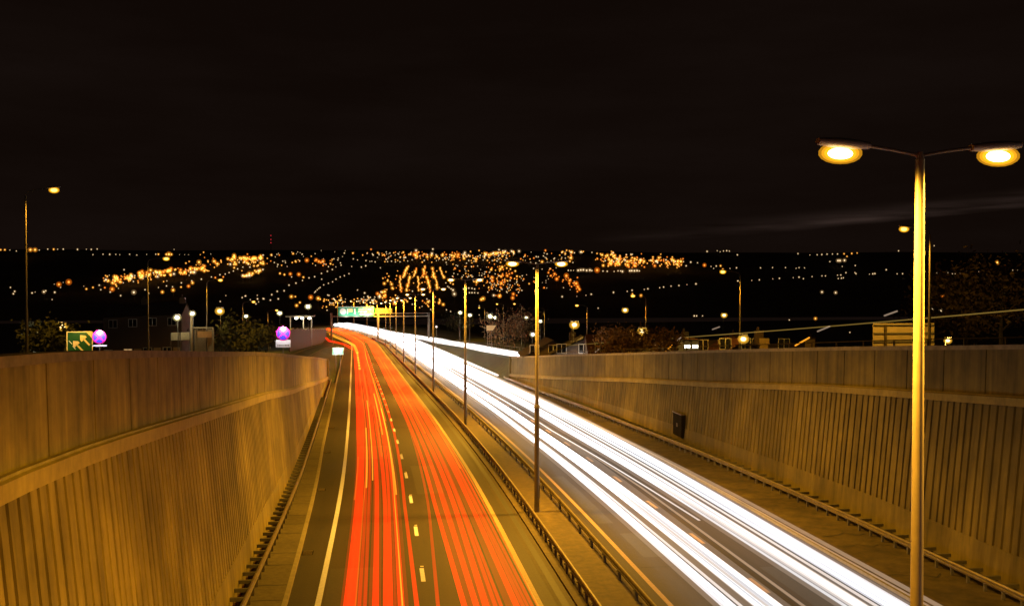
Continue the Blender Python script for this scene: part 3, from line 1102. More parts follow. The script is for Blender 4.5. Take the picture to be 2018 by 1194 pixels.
for cx_, cz in ((-hw * .7, zt - .65), (-hw * .42, zt - .98)):
    a = R(132)
    d = (math.cos(a), math.sin(a)); nn = (-d[1], d[0])
    P = lambda u, v: (cx_ + d[0] * u + nn[0] * v, -.010, cz + d[1] * u + nn[1] * v)
    b.face([P(-.14, -.02), P(.14, -.02), P(.14, .02), P(-.14, .02)])
b.build('dashes', M['signw'], pnl)
for s in (-.6, .6):
    b = MB(); b.tube([(s * hw, .1, -.2), (s * hw, .1, zt - .05)], .045, 8); b.build('post', M['pole'], t)

add_light(t, 'SPOT', (0, -1.5, zt + .5), (1, .58, .12), 240, name='extra_sign_light', spot=90, size=.1, rot=(R(45), 0, 0))  # spot added to brighten the sign; no lamp is fitted there

# small green marker sign past the end of the left wall
Y = 136.0
kx, kz = ray(666, 692)
X, z = kx * Y, kz * Y
g = ground(X, Y)
t = thing('marker_sign', 'small pale green marker sign on a post at the far end of the left footway', 'road sign', (X, Y, g))
b = MB(); b.box(-.75, .75, -.03, .03, z - g - .48, z - g + .48); pnl = b.build('panel', mat('pale_green_sign', (.16, .42, .28), .4, .1, 3), t)
b = MB()
for q in ((-.5, -.32), (-.22, -.04), (.06, .24), (.34, .52)):
    b.box(q[0], q[1], -.036, -.03, z - g - .18, z - g + .2)
for q in ((-.75, .75, .42, .48), (-.75, .75, -.48, -.42)):
    b.box(q[0], q[1], -.036, -.03, z - g + q[2], z - g + q[3])
b.build('marking', M['signw'], pnl)
b = MB(); b.tube([(-.3, .08, -.2), (-.3, .08, z - g + .4)], .05, 8); b.tube([(.3, .08, -.2), (.3, .08, z - g + .4)], .05, 8); b.build('post', M['pole'], t)
add_light(t, 'SPOT', (0, -1.2, z - g + 1.0), (.9, 1, .85), 500, name='extra_sign_light', spot=70, size=.1, rot=(R(52), 0, 0))

# sign gantry
Y = 318.0
gx = lambda px: ray(px, 620)[0] * Y
gz = lambda py: ray(755, py)[1] * Y
t = thing('sign_gantry', 'overhead gantry with a lit green direction sign spanning the road ahead', 'sign gantry', (gx(745), Y, zr(Y)))
ox, oz = t.location.x, t.location.z
b = MB(); b.box(gx(652) - ox, gx(846) - ox, -.3, .3, gz(624.5) - oz, gz(622) - oz); b.box(gx(737) - ox, gx(846) - ox, -.3, .3, gz(618) - oz, gz(616.5) - oz); b.build('beam', M['pole'], t)
for px in (653, 745, 845):
    b = MB(); b.box(gx(px) - ox - .35, gx(px) - ox + .35, -.35, .35, -.3, gz(616) - oz); b.build('leg', M['pole'], t)
b = MB(); b.box(gx(667) - ox, gx(737) - ox, -.55, -.4, gz(622) - oz, gz(604) - oz); pnl = b.build('sign_panel', mat('gantry_green', (.05, .34, .2), .4, .1, 1), t)
b = MB()
L0 = gx(667) - ox
SW = gx(737) - gx(667)
zt, zb = gz(604) - oz, gz(622) - oz
b.tube([(L0 + SW * .13, -.556, (zt + zb) / 2), (L0 + SW * .13, -.57, (zt + zb) / 2)], 1.0, 20)
for u0, u1, v0, v1 in ((.24, .27, .2, .8), (.44, .48, .2, .8), (.56, .92, .66, .8), (.56, .8, .4, .54), (.6, .95, .12, .26), (0, 1, .95, 1)):
    b.box(L0 + SW * u0, L0 + SW * u1, -.575, -.552, zb + (zt - zb) * v0, zb + (zt - zb) * v1)
b.build('lettering', M['signw'], pnl)
b = MB(); b.box(L0 + SW * .28, L0 + SW * .4, -.575, -.552, zb + (zt - zb) * .42, zb + (zt - zb) * .8); b.build('yellow_patch', M['signy'], pnl)
b = MB(); b.box(gx(740) - ox, gx(773) - ox, .35, .5, gz(617.5) - oz, gz(607.5) - oz); b.build('sign_back', mat('gantry_ochre', (.2, .14, .05), .6, .1, 1), t)
for k in range(3):
    add_light(t, 'SPOT', (L0 + SW * (.2 + .3 * k), -2.4, zb - .5), (.85, 1, .85), 520, name='extra_sign_light', spot=120, size=.2, rot=(R(130), 0, 0))
add_light(t, 'SPOT', (gx(756) - ox, -2.2, zb - .2), (1, .6, .1), 160, name='extra_sign_light', spot=120, size=.2, rot=(R(130), 0, 0))  # unseen amber spot added to brighten the sign back

# back of the big sign behind the right wall
Y = 63.0
xa, xb = ray(1721, 660)[0] * Y, ray(1842, 660)[0] * Y
zt, zb = ray(1780, 637)[1] * Y, ray(1780, 690)[1] * Y - 1.2
g = ground((xa + xb) / 2, Y)
t = thing('large_sign', 'large rectangular road sign seen from its ribbed back, behind the near pole', 'road sign', ((xa + xb) / 2, Y, g))
hw = (xb - xa) / 2
b = MB(); b.box(-hw, hw, .06, .1, zb - g, zt - g); b.build('panel', mat('bare_aluminium', (.5, .42, .3), .55, .12, 2), t)
for k in range(6):
    zz = zb - g + .15 + k * (zt - zb - .25) / 5
    b = MB(); b.box(-hw + .03, hw - .03, 0, .06, zz - .05, zz + .05); b.build('rail', M['housing'], t)
for s in (-.62, .5):
    b = MB(); b.box(s * hw - .07, s * hw + .07, -.14, -.002, -.3, zt - g - .1); b.build('post', M['steel'], t)


# ------------------------------------------------------------------ houses and buildings
def house(label, x, y, w, d, eave, ridge, rz=0.0, wm='brick', rm='tile', wins=2, lit=(), chimney=True, z=None, cat='house', gable=False, up=None):
    g = ground(x, y) if z is None else z
    t = thing('terraced_house', label, cat, (x, y, g), rz)
    b = MB(); b.box(-w / 2, w / 2, 0, d, -.5, eave)
    if gable:
        b.face([(-w / 2, 0, eave), (w / 2, 0, eave), (0, 0, ridge - .1)]); b.face([(-w / 2, d, eave), (0, d, ridge - .1), (w / 2, d, eave)])
    else:
        b.face([(-w / 2, 0, eave), (-w / 2, d / 2, ridge - .1), (-w / 2, d, eave)]); b.face([(w / 2, 0, eave), (w / 2, d, eave), (w / 2, d / 2, ridge - .1)])
    b.build('wall', M[wm], t)
    b = MB()
    o = .3
    if gable:
        for s in (-1, 1):
            b.face([(s * (w / 2 + o), -o, eave - .15), (s * (w / 2 + o), d + o, eave - .15), (0, d + o, ridge), (0, -o, ridge)])
            b.face([(s * (w / 2 + o), -o, eave - .0), (s * (w / 2 + o), d + o, eave - .0), (0, d + o, ridge + .15), (0, -o, ridge + .15)])
    else:
        for ya, yb in ((-o, d / 2), (d + o, d / 2)):
            b.face([(-w / 2 - .1, ya, eave - .12), (w / 2 + .1, ya, eave - .12), (w / 2 + .1, yb, ridge), (-w / 2 - .1, yb, ridge)])
            b.face([(-w / 2 - .1, ya, eave + .03), (w / 2 + .1, ya, eave + .03), (w / 2 + .1, yb, ridge + .15), (-w / 2 - .1, yb, ridge + .15)])
    rf = b.build('roof', M[rm], t)
    if chimney:
        b = MB(); b.box(w / 2 - .9, w / 2 - .1, d / 2 - .35, d / 2 + .35, ridge - .5, ridge + .9); b.box(w / 2 - .7, w / 2 - .5, d / 2 - .1, d / 2 + .1, ridge + .9, ridge + 1.25); b.build('chimney', M[wm], rf)
    rows = [(.95, 2.15)] + ([(eave - 1.65, eave - .45)] if eave > 4 else [])
    k = 0
    for ri, (za, zb) in enumerate(rows):
        nw = up if (up and ri == 1) else wins
        for i in range(nw):
            xc = -w / 2 + w * (i + .5) / nw
            if ri == 0 and i == wins - 1:
                b = MB(); b.box(xc - .5, xc + .5, -.05, .02, 0, 2.1); b.build('door', M['wood'], t)
                continue
            ww = .62
            b = MB()
            for q in ((-ww, ww, zb - .08, zb), (-ww, ww, za, za + .08), (-ww, -ww + .08, za + .08, zb - .08), (ww - .08, ww, za + .08, zb - .08), (-.04, .04, za + .08, zb - .08)):
                b.box(xc + q[0], xc + q[1], -.05, .03, q[2], q[3])
            wo = b.build('window', M['frame'], t)
            b = MB(); b.box(xc - ww + .08, xc + ww - .08, -.012, .02, za + .08, zb - .08)
            b.build('pane', M['litwin'] if k in lit else M['glass'], wo)
            k += 1
    return t


# terrace on the left beyond the sign
Y = 150.0
hx = ray(200, 640)[0] * Y
gz_ = ground(hx, Y)
top = ray(270, 621)[1] * Y - gz_
lits = [(0,), (0,), (), ()]
hl = ['brick terraced house with a lit downstairs window, leftmost of the terrace behind the left wall', 'brick terraced house with a lit window, second from the left in the terrace', 'dark brick terraced house, third from the left in the terrace behind the left wall', 'dark brick terraced house at the right end of the terrace behind the left wall']
for i in range(4):
    house(hl[i], hx + 1.6 + i * 2.75, Y, 2.74, 7, top - .3, top + 1.2, wm='brick', wins=2, up=1, lit=lits[i], chimney=(i % 2 == 1))
# yard building with floodlights
Y = 132.0
bx = ray(337, 640)[0] * Y
g = ground(bx, Y)
t = thing('timber_fence', 'yellow-lit timber panel fence under the white floodlights on the left', 'fence', (bx, Y, g))
zt = ray(350, 655)[1] * Y - g
for k in range(2):
    b = MB(); b.box(k * 1.2, k * 1.2 + 1.12, 0, .05, zt - 1.0, zt); b.build('panel', M['wood'], t)
for k in range(3):
    b = MB(); b.box(k * 1.2 - .1, k * 1.2 - .01, -.02, .08, -.3, zt + .05); b.build('post', M['bark'], t)
bx = ray(372, 640)[0] * Y
t = thing('yard_shelter', 'low timber shelter with an orange post, lit by a white floodlight on the left', 'shelter', (bx, Y + 1, ground(bx, Y)))
g = t.location.z
zt = ray(385, 622)[1] * Y - g
b = MB(); b.box(0, .22, 0, .22, -.3, zt); b.build('post', M['wood'], t)
b = MB(); b.box(2.75, 2.95, 0, .22, -.3, zt - 1.6); b.build('post', M['wood'], t)
b = MB(); b.box(.225, 2.7, .02, .12, zt - 1.75, zt - 1.5); b.build('beam', M['wood'], t)
b = MB(); b.box(.3, 2.7, 1.2, 1.3, -.3, zt - 1.9); b.build('back_wall', M['wood'], t)
b = MB(); b.box(.9, 2.7, 0, .1, zt - 2.9, zt - 2.1); b.build('hatch', mat('orange_hatch', (.5, .22, .05), .7, .2, 4), t)

# dark houses with red and brown roofs beyond the right wall
spec = [(1090, 672, 122, 7, 'brown roofed house behind the second column, beyond the right wall', 'brick', 'tile', ()),
        (1150, 668, 118, 8, 'brick house with lamp in front, beyond the right wall', 'brick', 'tile', ()),
        (1228, 664, 112, 8, 'gabled house with red roof tiles left of the third right-hand lamp', 'brick', 'tile_red', ()),
        (1300, 672, 106, 7, 'amber-lit rendered house right of the slip road lamp', 'render', 'tile', (1,)),
        (1425, 676, 102, 7, 'dark roofed bungalow right of the kiosk', 'brick', 'tile', ()),
        (1468, 672, 96, 6, 'red tiled house behind the rightmost low lamp', 'brick', 'tile_red', ()),
        (1545, 684, 100, 8, 'low dark house between the low lamp and the big sign back', 'brick', 'tile', ())]
for px, py, Y, w, lab, wm, rm, lit in spec:
    kx, kz = ray(px, py)
    X = kx * Y
    g = ground(X, Y)
    rid = kz * Y - g
    house(lab, X, Y, w, 7, rid - 1.9, rid, rz=R(random.uniform(-18, 12)), wm=wm, rm=rm, wins=3, lit=lit, gable=random.random() < .5)
# kiosk with two lit windows
Y = 90.0
kx, kz = ray(1362, 670)
X = kx * Y
g = ground(X, Y)
zt = kz * Y - g
t = thing('kiosk', 'pale kiosk with two strip-lit windows behind the right wall', 'kiosk', (X, Y, g))
b = MB(); b.box(-.75, .75, 0, 1.6, -.3, zt); b.build('body', M['render'], t)
for s in (-.38, .38):
    b = MB(); b.box(s - .3, s + .3, -.04, 0, zt - .95, zt - .1); wn = b.build('window', M['frame'], t)
    b = MB(); b.box(s - .26, s + .26, -.06, -.04, zt - .72, zt - .5); b.build('strip_light', M['lamp_flood'], wn)
b = MB(); b.box(-.85, .85, -.15, 1.7, zt + .002, zt + .09); b.build('roof', M['tile_red'], t)

# filling station canopy, left of the bend
Y = 250.0
kx, kz = ray(592, 625)
X = kx * Y
g = ground(X, Y)
zt = kz * Y - g
t = thing('station_canopy', 'bright white filling station canopy lit from below, left of the bend', 'canopy', (X, Y, g))
b = MB(); b.box(-3.6, 3.2, 0, 6, zt, zt + .35); b.build('roof', M['grey'], t)
for s in (-2.6, .6, 2.6):
    b = MB(); b.box(s - .12, s + .12, 1.5, 1.8, -.3, zt - .002); b.build('column', M['grey'], t)
for s in (-1.0, .4, 2.2):
    b = MB(); b.ball((s, -.1, zt - .25), .42, sz=.6); b.build('lamp', M['lamp_flood'], t)
add_light(t, 'POINT', (0, -.8, zt - 1), (1, .85, .5), 900, name='canopy_light', size=.4)

# boundary wall beside the left slip road
t = thing('boundary_wall', 'brown brick boundary wall beside the left slip road near the clearway sign', 'wall', (0, 0, 0))
b = MB()
for Ya, Yb in zip(fr(205, 335, 10)[:-1], fr(205, 335, 10)[1:]):
    X = -18.8
    z0, z1 = zo(Ya) - 1, ray(755, 650)[1] * Ya
    b.box(X - .25, X, Ya, Yb - .01, z0, max(z1, zo(Ya) + 2.3))
b.build('brickwork', mat('dark_brick', (.045, .032, .02), .9, .3, 6), t)  # darker brick than the houses
b = MB()
for Ya, Yb in zip(fr(205, 335, 10)[:-1], fr(205, 335, 10)[1:]):
    zt = max(ray(755, 650)[1] * Ya, zo(Ya) + 2.3)
    b.box(X - .3, X + .05, Ya, Yb - .01, zt + .002, zt + .12)
b.build('coping', M['coping'], t)

# railing along the top of the slip road on the right
t = thing('metal_railing', 'thin metal railing along the edge of the right slip road past the wall end', 'railing', (0, 0, 0))
rl = lambda Y, dz: (cl(Y) + 28.2, Y, ground(cl(Y) + 28.2, Y) + dz)
for dz in (.35, 1.05):
    b = MB(); b.tube([rl(Y, dz) for Y in fr(140, 290, 6)], .035, 6); b.build('rail', M['steel'], t)
for Y in fr(140, 290, 3):
    b = MB(); b.box(-.03, .03, -.03, .03, -.2, 1.05); o = b.build('upright', M['steel'], t); o.location = rl(Y, 0)
# low railing on top of the right parapet, near side
t = thing('post_and_rail', 'low post and rail fence standing behind the top of the right retaining wall', 'fence', (0, 0, 0))
fo = lambda Y: ro(Y) + 3.2
for dz in (.55, 1.0):
    b = MB(); b.tube([rp(fo(Y), Y, zrel(ground(cl(Y) + fo(Y), Y) + dz, Y)) for Y in fr(28, 126, 4)], .028, 6); b.build('rail', M['steel'], t)
for Y in fr(28, 126, 2.8):
    b = MB(); b.box(-.035, .035, -.035, .035, -.3, 1.02); o = b.build('upright', M['steel'], t); o.location = rp(fo(Y), Y, zrel(ground(cl(Y) + fo(Y), Y), Y))


# ------------------------------------------------------------------ trees and bushes
def tree(label, x, y, h, cr, leaf='leaf', n=1500, cat='tree', name='bare_tree', limbs=9, ls=.16, g=None, low=.25):
    g = ground(x, y) if g is None else g
    t = thing(name, label, cat, (x, y, g), random.uniform(0, 6))
    b = MB()
    b.tube([(0, 0, -.2), (.05 * h * .2, 0, h * .3), (0, .03 * h, h * .62), (.02, 0, h * .92)], [h * .028, h * .02, h * .012, h * .004], 8)
    tips = []
    for i in range(limbs):
        a = i * 2.4 + random.uniform(-.4, .4)
        z0 = h * random.uniform(low, .7)
        L = cr * random.uniform(.7, 1.1)
        p0 = Vector((0, 0, z0))
        p1 = p0 + Vector((math.cos(a) * L * .5, math.sin(a) * L * .5, L * .38))
        p2 = p0 + Vector((math.cos(a) * L, math.sin(a) * L, L * random.uniform(.55, .95)))
        b.tube([p0, p1, p2], [h * .01, h * .006, h * .002], 5)
        tips += [p1, p2, (p1 + p2) / 2]
        for j in range(3):
            q = p1 + (p2 - p1) * random.random()
            e = q + Vector((random.uniform(-1, 1), random.uniform(-1, 1), random.uniform(.2, 1))) * cr * .35
            b.tube([q, e], [h * .004, h * .001], 4)
            tips.append(e)
    b.build('trunk', M['bark'], t)
    b = MB()
    tips.append(Vector((0, 0, h * .85)))
    for i in range(n):
        c = random.choice(tips)
        s_ = cr * .26
        p = c + Vector((random.gauss(0, s_), random.gauss(0, s_), random.gauss(0, s_ * .8)))
        u = Vector((random.gauss(0, 1), random.gauss(0, 1), random.gauss(0, 1))).normalized()
        v = u.orthogonal().normalized()
        k = ls * random.uniform(.5, 1.3)
        b.quad(p - u * k - v * k * .5, p + u * k - v * k * .5, p + u * k + v * k * .5, p - u * k + v * k * .5)
    b.build('crown', M[leaf], t)
    return t


for px, Y, h, cr, lab in ((1905, 78, 7.5, 3.0, 'brown leafed tree right of the big sign back, left of a pair'), (1975, 72, 8.0, 3.2, 'brown leafed tree at the right edge beyond the wall'), (1870, 108, 9.0, 3.6, 'brown leafed tree standing farther back right of the near pole'),
                          (2060, 84, 9.0, 3.6, 'tall brown tree just off the right edge')):
    X = ray(px, 640)[0] * Y
    tree(lab, X, Y, h, cr, 'leaf', 1900)
for px, Y, h, cr, lab, lf in ((105, 72, 2.8, 1.5, 'yellow-lit bush spreading twigs left of the green arrow sign', 'leafg'), (82, 76, 2.6, 1.2, 'low twiggy bush beneath the white floodlight at far left', 'leafg'),
                              (1000, 205, 6.0, 4.0, 'rounded bush beside the right slip road behind the railing', 'leaf'), (1035, 230, 6.5, 4.2, 'larger rounded bush behind the railing, nearer the second column', 'leaf'), (430, 150, 5.0, 2.6, 'dark bush left of the deep-plated clearway sign', 'leafg'), (505, 140, 4.6, 2.4, 'dark bush close behind the left wall by the clearway sign', 'leafg'),
                              (1215, 92, 2.4, 1.7, 'brown hedge bush under the slip road lamp beyond the right wall', 'leaf'), (1255, 90, 2.2, 1.6, 'amber-lit hedge bush right below the slip road lamp', 'leaf'), (1300, 88, 2.0, 1.5, 'low hedge bush left of the kiosk', 'leaf'), (905, 330, 8, 4, 'dark tree behind the third column by the slip road', 'leafg')):
    X = ray(px, 660)[0] * Y
    tree(lab, X, Y, h, cr, lf, 1100, cat='bush' if h < 7 else 'tree', name='bush' if h < 7 else 'leafy_tree', ls=.12 if Y < 120 else .22, low=.08)


# ------------------------------------------------------------------ lamps among the houses
def solve(px, py, h, y0=60, y1=1560):
    kx, kz = ray(px, py)
    prev = None
    Y = y0
    while Y < y1:
        X = kx * Y
        if kz * Y <= ground(X, Y) + h:
            return X, Y, kz * Y
        Y *= 1.006
    return kx * 1540, 1540, kz * 1540


def post_lamp(label, px, py, Y, r, m, watts, col, group, cat='street lamp', name='post_lamp'):
    kx, kz = ray(px, py)
    X, z = kx * Y, kz * Y
    g = ground(X, Y)
    H = z - g
    t = thing(name, label, cat, (X, Y, g), 0, group)
    b = MB(); b.tube([(0, 0.08 + r, -.2), (0, .08 + r, H + r)], [.05, .035], 8); po = b.build('pole', M['post'], t)
    b = MB(); b.tube([(0, .1 + r, H + r), (0, -r, H + r * 1.05)], .05, 6); b.box(-r * .8, r * .8, -r * .8, r * .8, H + r * .72, H + r * 1.1); b.build('hood', M['housing'], t)
    b = MB(); b.ball((0, 0, H), r * .6, sz=.8, seg=12, rings=8); la = b.build('lamp', m, t, sm=True)
    b = MB(); b.ball((0, 0, H), r * .95, sz=.85, seg=14, rings=8); b.ball((0, 0, H), r * 1.3, sz=.85, seg=14, rings=8); b.build('glass_bowl', M['glass_y'] if m == M['lamp_yellow'] else M['glass_f'], la, sm=True)  # additive shells put round the lamp to imitate its halo
    if watts:
        add_light(t, 'POINT', (0, -r - .25, H - r - .1), col, watts, size=.15)
    return t


YEL = (1, .62, .12)
M['glass_y'] = trail_mat('yellow_halo', (1.0, .5, .04), .22, .1, sample=False)  # halo colours for the glow shells added round the post lamps
M['glass_f'] = trail_mat('flood_halo', (.9, .75, .3), .16, .1, sample=False)
lamps = [('starry yellow street lamp left of the green arrow sign', 123, 643, 84, .34, 'lamp_yellow', 160), ('round yellow street lamp above the dark bush left of the clearway sign', 433, 613, 150, .55, 'lamp_yellow', 160),
         ('yellow street lamp beyond the right wall, second column side', 1132, 640, 120, .5, 'lamp_yellow', 160), ('yellow street lamp in front of the red tiled gabled house', 1266, 653, 92, .4, 'lamp_yellow', 130),
         ('yellow street lamp over the red roof, rightmost of the low lamps', 1465, 668, 86, .4, 'lamp_yellow', 110), ('round pale yellow street lamp standing farther off beyond the slip road', 1232, 611, 330, .95, 'lamp_yellow', 0), ('small pale yellow street lamp up right of the kiosk', 1427, 621, 260, .7, 'lamp_yellow', 0), ('pale lamp low at the right, below the brown trees', 1868, 671, 66, .22, 'lamp_yellow', 420)]
for lab, px, py, Y, r, m_, w_ in lamps:
    post_lamp(lab, px, py, Y, r, M[m_], w_, YEL, 'low street lamps among the houses')
floods = [('wide white floodlight at the far left next to the tall street lamp', 60, 660, 78, .42, 140), ('oval white floodlight over the timber panel fence', 349, 626, 131, .42, 130), ('white floodlight on the orange post of the yard shelter', 379, 618, 131, .36, 110),
          ('bluish white floodlight above the filling station canopy', 607, 604, 270, .75, 0), ('white floodlight left of the filling station canopy', 551, 617, 255, .62, 0), ('small white lamp right of the fourth left street lamp', 485, 623, 200, .42, 0),
          ('white yard light behind the second column, right of it', 1065, 633, 170, .32, 0), ('white yard light left of the third column', 907, 616, 240, .5, 0), ('white yard light right of the third column', 926, 621, 240, .5, 0), ('cream yard light over the bush, left of a pair', 966, 623, 235, .75, 0), ('white yard light over the bush, right of a pair', 975, 626, 236, .5, 0), ('small white yard light beside the second column', 1037, 626, 240, .5, 0)]
for lab, px, py, Y, r, w_ in floods:
    post_lamp(lab, px, py, Y, r, M['lamp_flood'], w_, (1, .95, .7), 'white floodlights beyond the road', 'floodlight', 'floodlight')
post_lamp('blue light left of the second column, low beyond the slip road', 1050, 659, 165, .42, M['lamp_blue'], 0, (0, 0, 1), None, 'lamp', 'blue_lamp')
for px, lab in ((860, 'small pink-white beacon left of the third column'), (917, 'small pink-white beacon right of the third column')):
    post_lamp(lab, px, 644, 250, .3, emit('beacon_lamp', (1, .7, 1), 3), 0, YEL, 'pink-white beacons on the slip road', 'lamp', 'beacon')
# pale board by the bush
Y = 190.0
kx, kz = ray(968, 646)
X = kx * Y; g = ground(X, Y)
t = thing('notice_board', 'pale board standing under the cream yard light by the bush', 'sign board', (X, Y, g))
b = MB(); b.face([(-.9, 0, kz * Y - g - .5), (.3, 0, kz * Y - g - .5), (1.0, 0, kz * Y - g + .5), (-.9, 0, kz * Y - g + .5)]); b.box(-.9, .3, .01, .05, kz * Y - g - .5, kz * Y - g + .5); b.build('panel', M['signy'], t)
for s in (-.7, .1):
    b = MB(); b.tube([(s, .09, -.2), (s, .09, kz * Y - g + .3)], .05, 6); b.build('post', M['pole'], t)

# ------------------------------------------------------------------ lights of the town on the hillside
HL = []                                   # (px, py, size, kind)


def zl(ox, oy, k, kind, txt):
    v = [float(q) for q in txt.split()]
    for i in range(0, len(v), 3):
        HL.append((ox + v[i] * k, oy + v[i + 1] * k, v[i + 2], kind))


K = .258
zl(0, 440, K, 'w', '75 205 .8 125 212 1 300 205 1 365 198 1.2 440 199 1 483 198 1.3 592 200 1.5 660 199 .8 697 200 1.4 742 197 1.2 710 240 1 787 237 1.1 838 238 1.5 885 238 .9 915 240 .8 990 237 1.1 1045 243 1 1120 238 .7 1190 237 1.2 1330 200 .8 1370 240 .6 1410 240 .6 1440 240 .6 1610 235 .7 80 490 1.3 112 520 1.6 102 538 1.6 245 532 1.6 268 525 .8 335 524 2 350 515 1.3 418 527 1.8 398 582 1 463 490 1 483 452 .7 415 465 .7 758 473 1.5 770 507 1.3 640 480 .7 842 525 1.5 905 497 .9 922 552 1.5 1022 527 2.6 1108 507 1.4 1138 535 1.2 1318 485 1.3 1272 478 1.3 1210 490 1 1275 440 1 1385 455 1.4 1465 440 1.4 1538 427 1.5 1615 410 1.3 1680 393 1.4 1720 388 1.2 1750 377 1.2 1783 365 1.2 1815 348 1.5 1855 335 1.2 1850 567 1.4 1877 555 1.4 1912 583 1 1965 550 1 1967 578 1.4 1975 600 1 1955 615 1.4 2010 575 1.5 1725 552 .8 1682 597 1.3')
zl(0, 440, K, 'a', '5 203 1.5 37 203 1.5 232 203 2.2 268 203 2.2 410 199 1.6 1210 237 1.5 1290 237 2.6 1270 238 1.8 1310 238 1.8 1530 240 .8 1555 222 1.2 660 502 1.7 710 490 1.5 1240 525 2 1322 510 2.2 1383 487 1.6 1470 455 2 1000 393 2 1520 297 2.4 1635 290 2.2 1660 310 2.2 1420 305 1.4 1445 292 1.2')
zl(0, 440, K, 'o', '450 467 2.5 525 449 2.9 857 503 2.6 1440 480 2 1645 415 1.6 1705 410 1.5')
zl(480, 440, K, 'a', '212 242 1.8 378 232 1.8 397 290 1.8 665 310 1.6 835 228 1.6 1025 225 1.6 1220 222 1.7 1275 235 1.8 1435 245 2 1520 245 2 1590 245 2 1775 290 1.8 1890 237 2 1990 222 2 278 383 1.8 312 392 1.8 457 412 1.8 365 560 2.2 395 560 1.5 405 628 2 430 605 1.8 570 573 2.4 585 580 1.5 1100 440 1.8 1075 460 2 1130 465 2 1137 495 2 1360 505 2 1250 550 1.6 1410 600 2.2 1495 605 2 1525 620 2 1500 590 1.6 1893 352 1.8 1960 350 1.8 1975 335 2 1780 450 2 1760 445 1.5 1830 575 2.5 1815 582 2 1580 455 1.5 1600 465 1.5 1015 600 1.6 1215 597 2 1250 597 1.8')
zl(480, 440, K, 'o', '483 283 2.3 555 280 2 575 292 2 607 290 2.3 590 300 1.8 1305 238 2.6 1640 240 2.4 1930 235 2 357 387 2 422 390 2.2 513 565 2.6 1615 345 1.7 1895 410 1.8 1900 440 1.8 1970 405 1.8 1970 460 2 1895 495 1.6 1955 555 2.2 1045 560 1.8 1080 545 1.6')
zl(480, 440, K, 'w', '255 238 1 445 237 1 690 272 1.2 720 280 1.2 740 303 1.2 745 320 1.2 838 272 1.2 870 280 1 935 285 1.2 770 228 1.3 990 243 1.5 1035 240 1.2 1090 220 1.2 1118 228 1.2 1180 232 1.2 1345 250 1.2 1405 240 1.5 1470 240 1.3 1545 260 1.2 1690 225 2 1700 255 1.5 1760 265 1.2 1808 245 1.4 1840 250 1.4 1900 285 1.2 1950 275 1.2 235 300 1.2 262 315 1.4 300 290 1.2 320 300 1.2 333 330 .8 367 410 1.2 450 437 1.2 500 417 1.4 543 408 1.4 595 383 1.4 597 427 1.2 640 367 1.4 678 353 1.4 706 427 1.3 738 410 1.2 770 400 1.2 805 385 1.2 680 447 1.2 648 458 1.2 612 470 1.2 585 490 1.2 575 497 1.2 563 508 1.2 550 520 1.3 543 528 1.2 870 510 1.2 925 532 1.8 643 548 1.3 347 472 1.5 400 457 1.5 310 515 1.5 257 520 1.6 215 545 1.6 155 577 1.5 205 587 1.5 265 577 1.6 107 577 1.4 95 615 .8 12 555 1.2 900 335 1.4 933 325 1.4 965 292 1 1005 295 1.2 1045 340 1 826 330 1 980 290 1 1100 293 1.2 1130 290 1.2 1160 295 1.2 1195 295 1.2 1290 518 1.4 1550 660 1.2 1582 673 1.2 1430 658 1.5 1635 325 1.2 1690 350 1.2 1740 330 1.2 1845 372 1.3 1945 465 1.2 1910 550 1.4 1720 405 1.2 1750 408 1.2 1800 700 1.0 1800 630 1 1600 510 2 1610 540 2.6 1585 500 1.5 1570 490 1.3 1560 482 1.2 1545 455 1.2 1680 500 1.6 1700 497 1.6 1720 495 1.6 1745 497 1.5 1765 502 1.5 1725 530 1.6 1745 530 1.6 1765 530 1.4 1790 532 1.4')
zl(960, 440, K, 'a', '30 355 1.8 100 350 2 113 335 1.6 150 343 1.6 178 350 1.6 215 365 1.8 228 405 1.8 250 408 1.2 95 555 2.3 420 295 2 640 265 2.4 632 290 1.8 1480 292 2.6 1455 290 2 1783 325 1.8 1800 352 1.8 1175 552 2 1110 540 1.8')
zl(960, 440, K, 'o', '190 380 1.8 153 400 2 107 410 1.8 180 415 1.8 40 415 2 40 440 2 108 455 2 35 495 1.7 107 493 1.7 200 540 2 195 570 2.3 468 377 1.8 515 387 2 532 425 2.3 605 400 2.8 630 437 2.3 680 460 2.8 692 485 2.5 705 505 2 435 492 1.6 358 445 1.6 445 208 1.8 1660 320 2.2 840 358 3 1280 325 2')
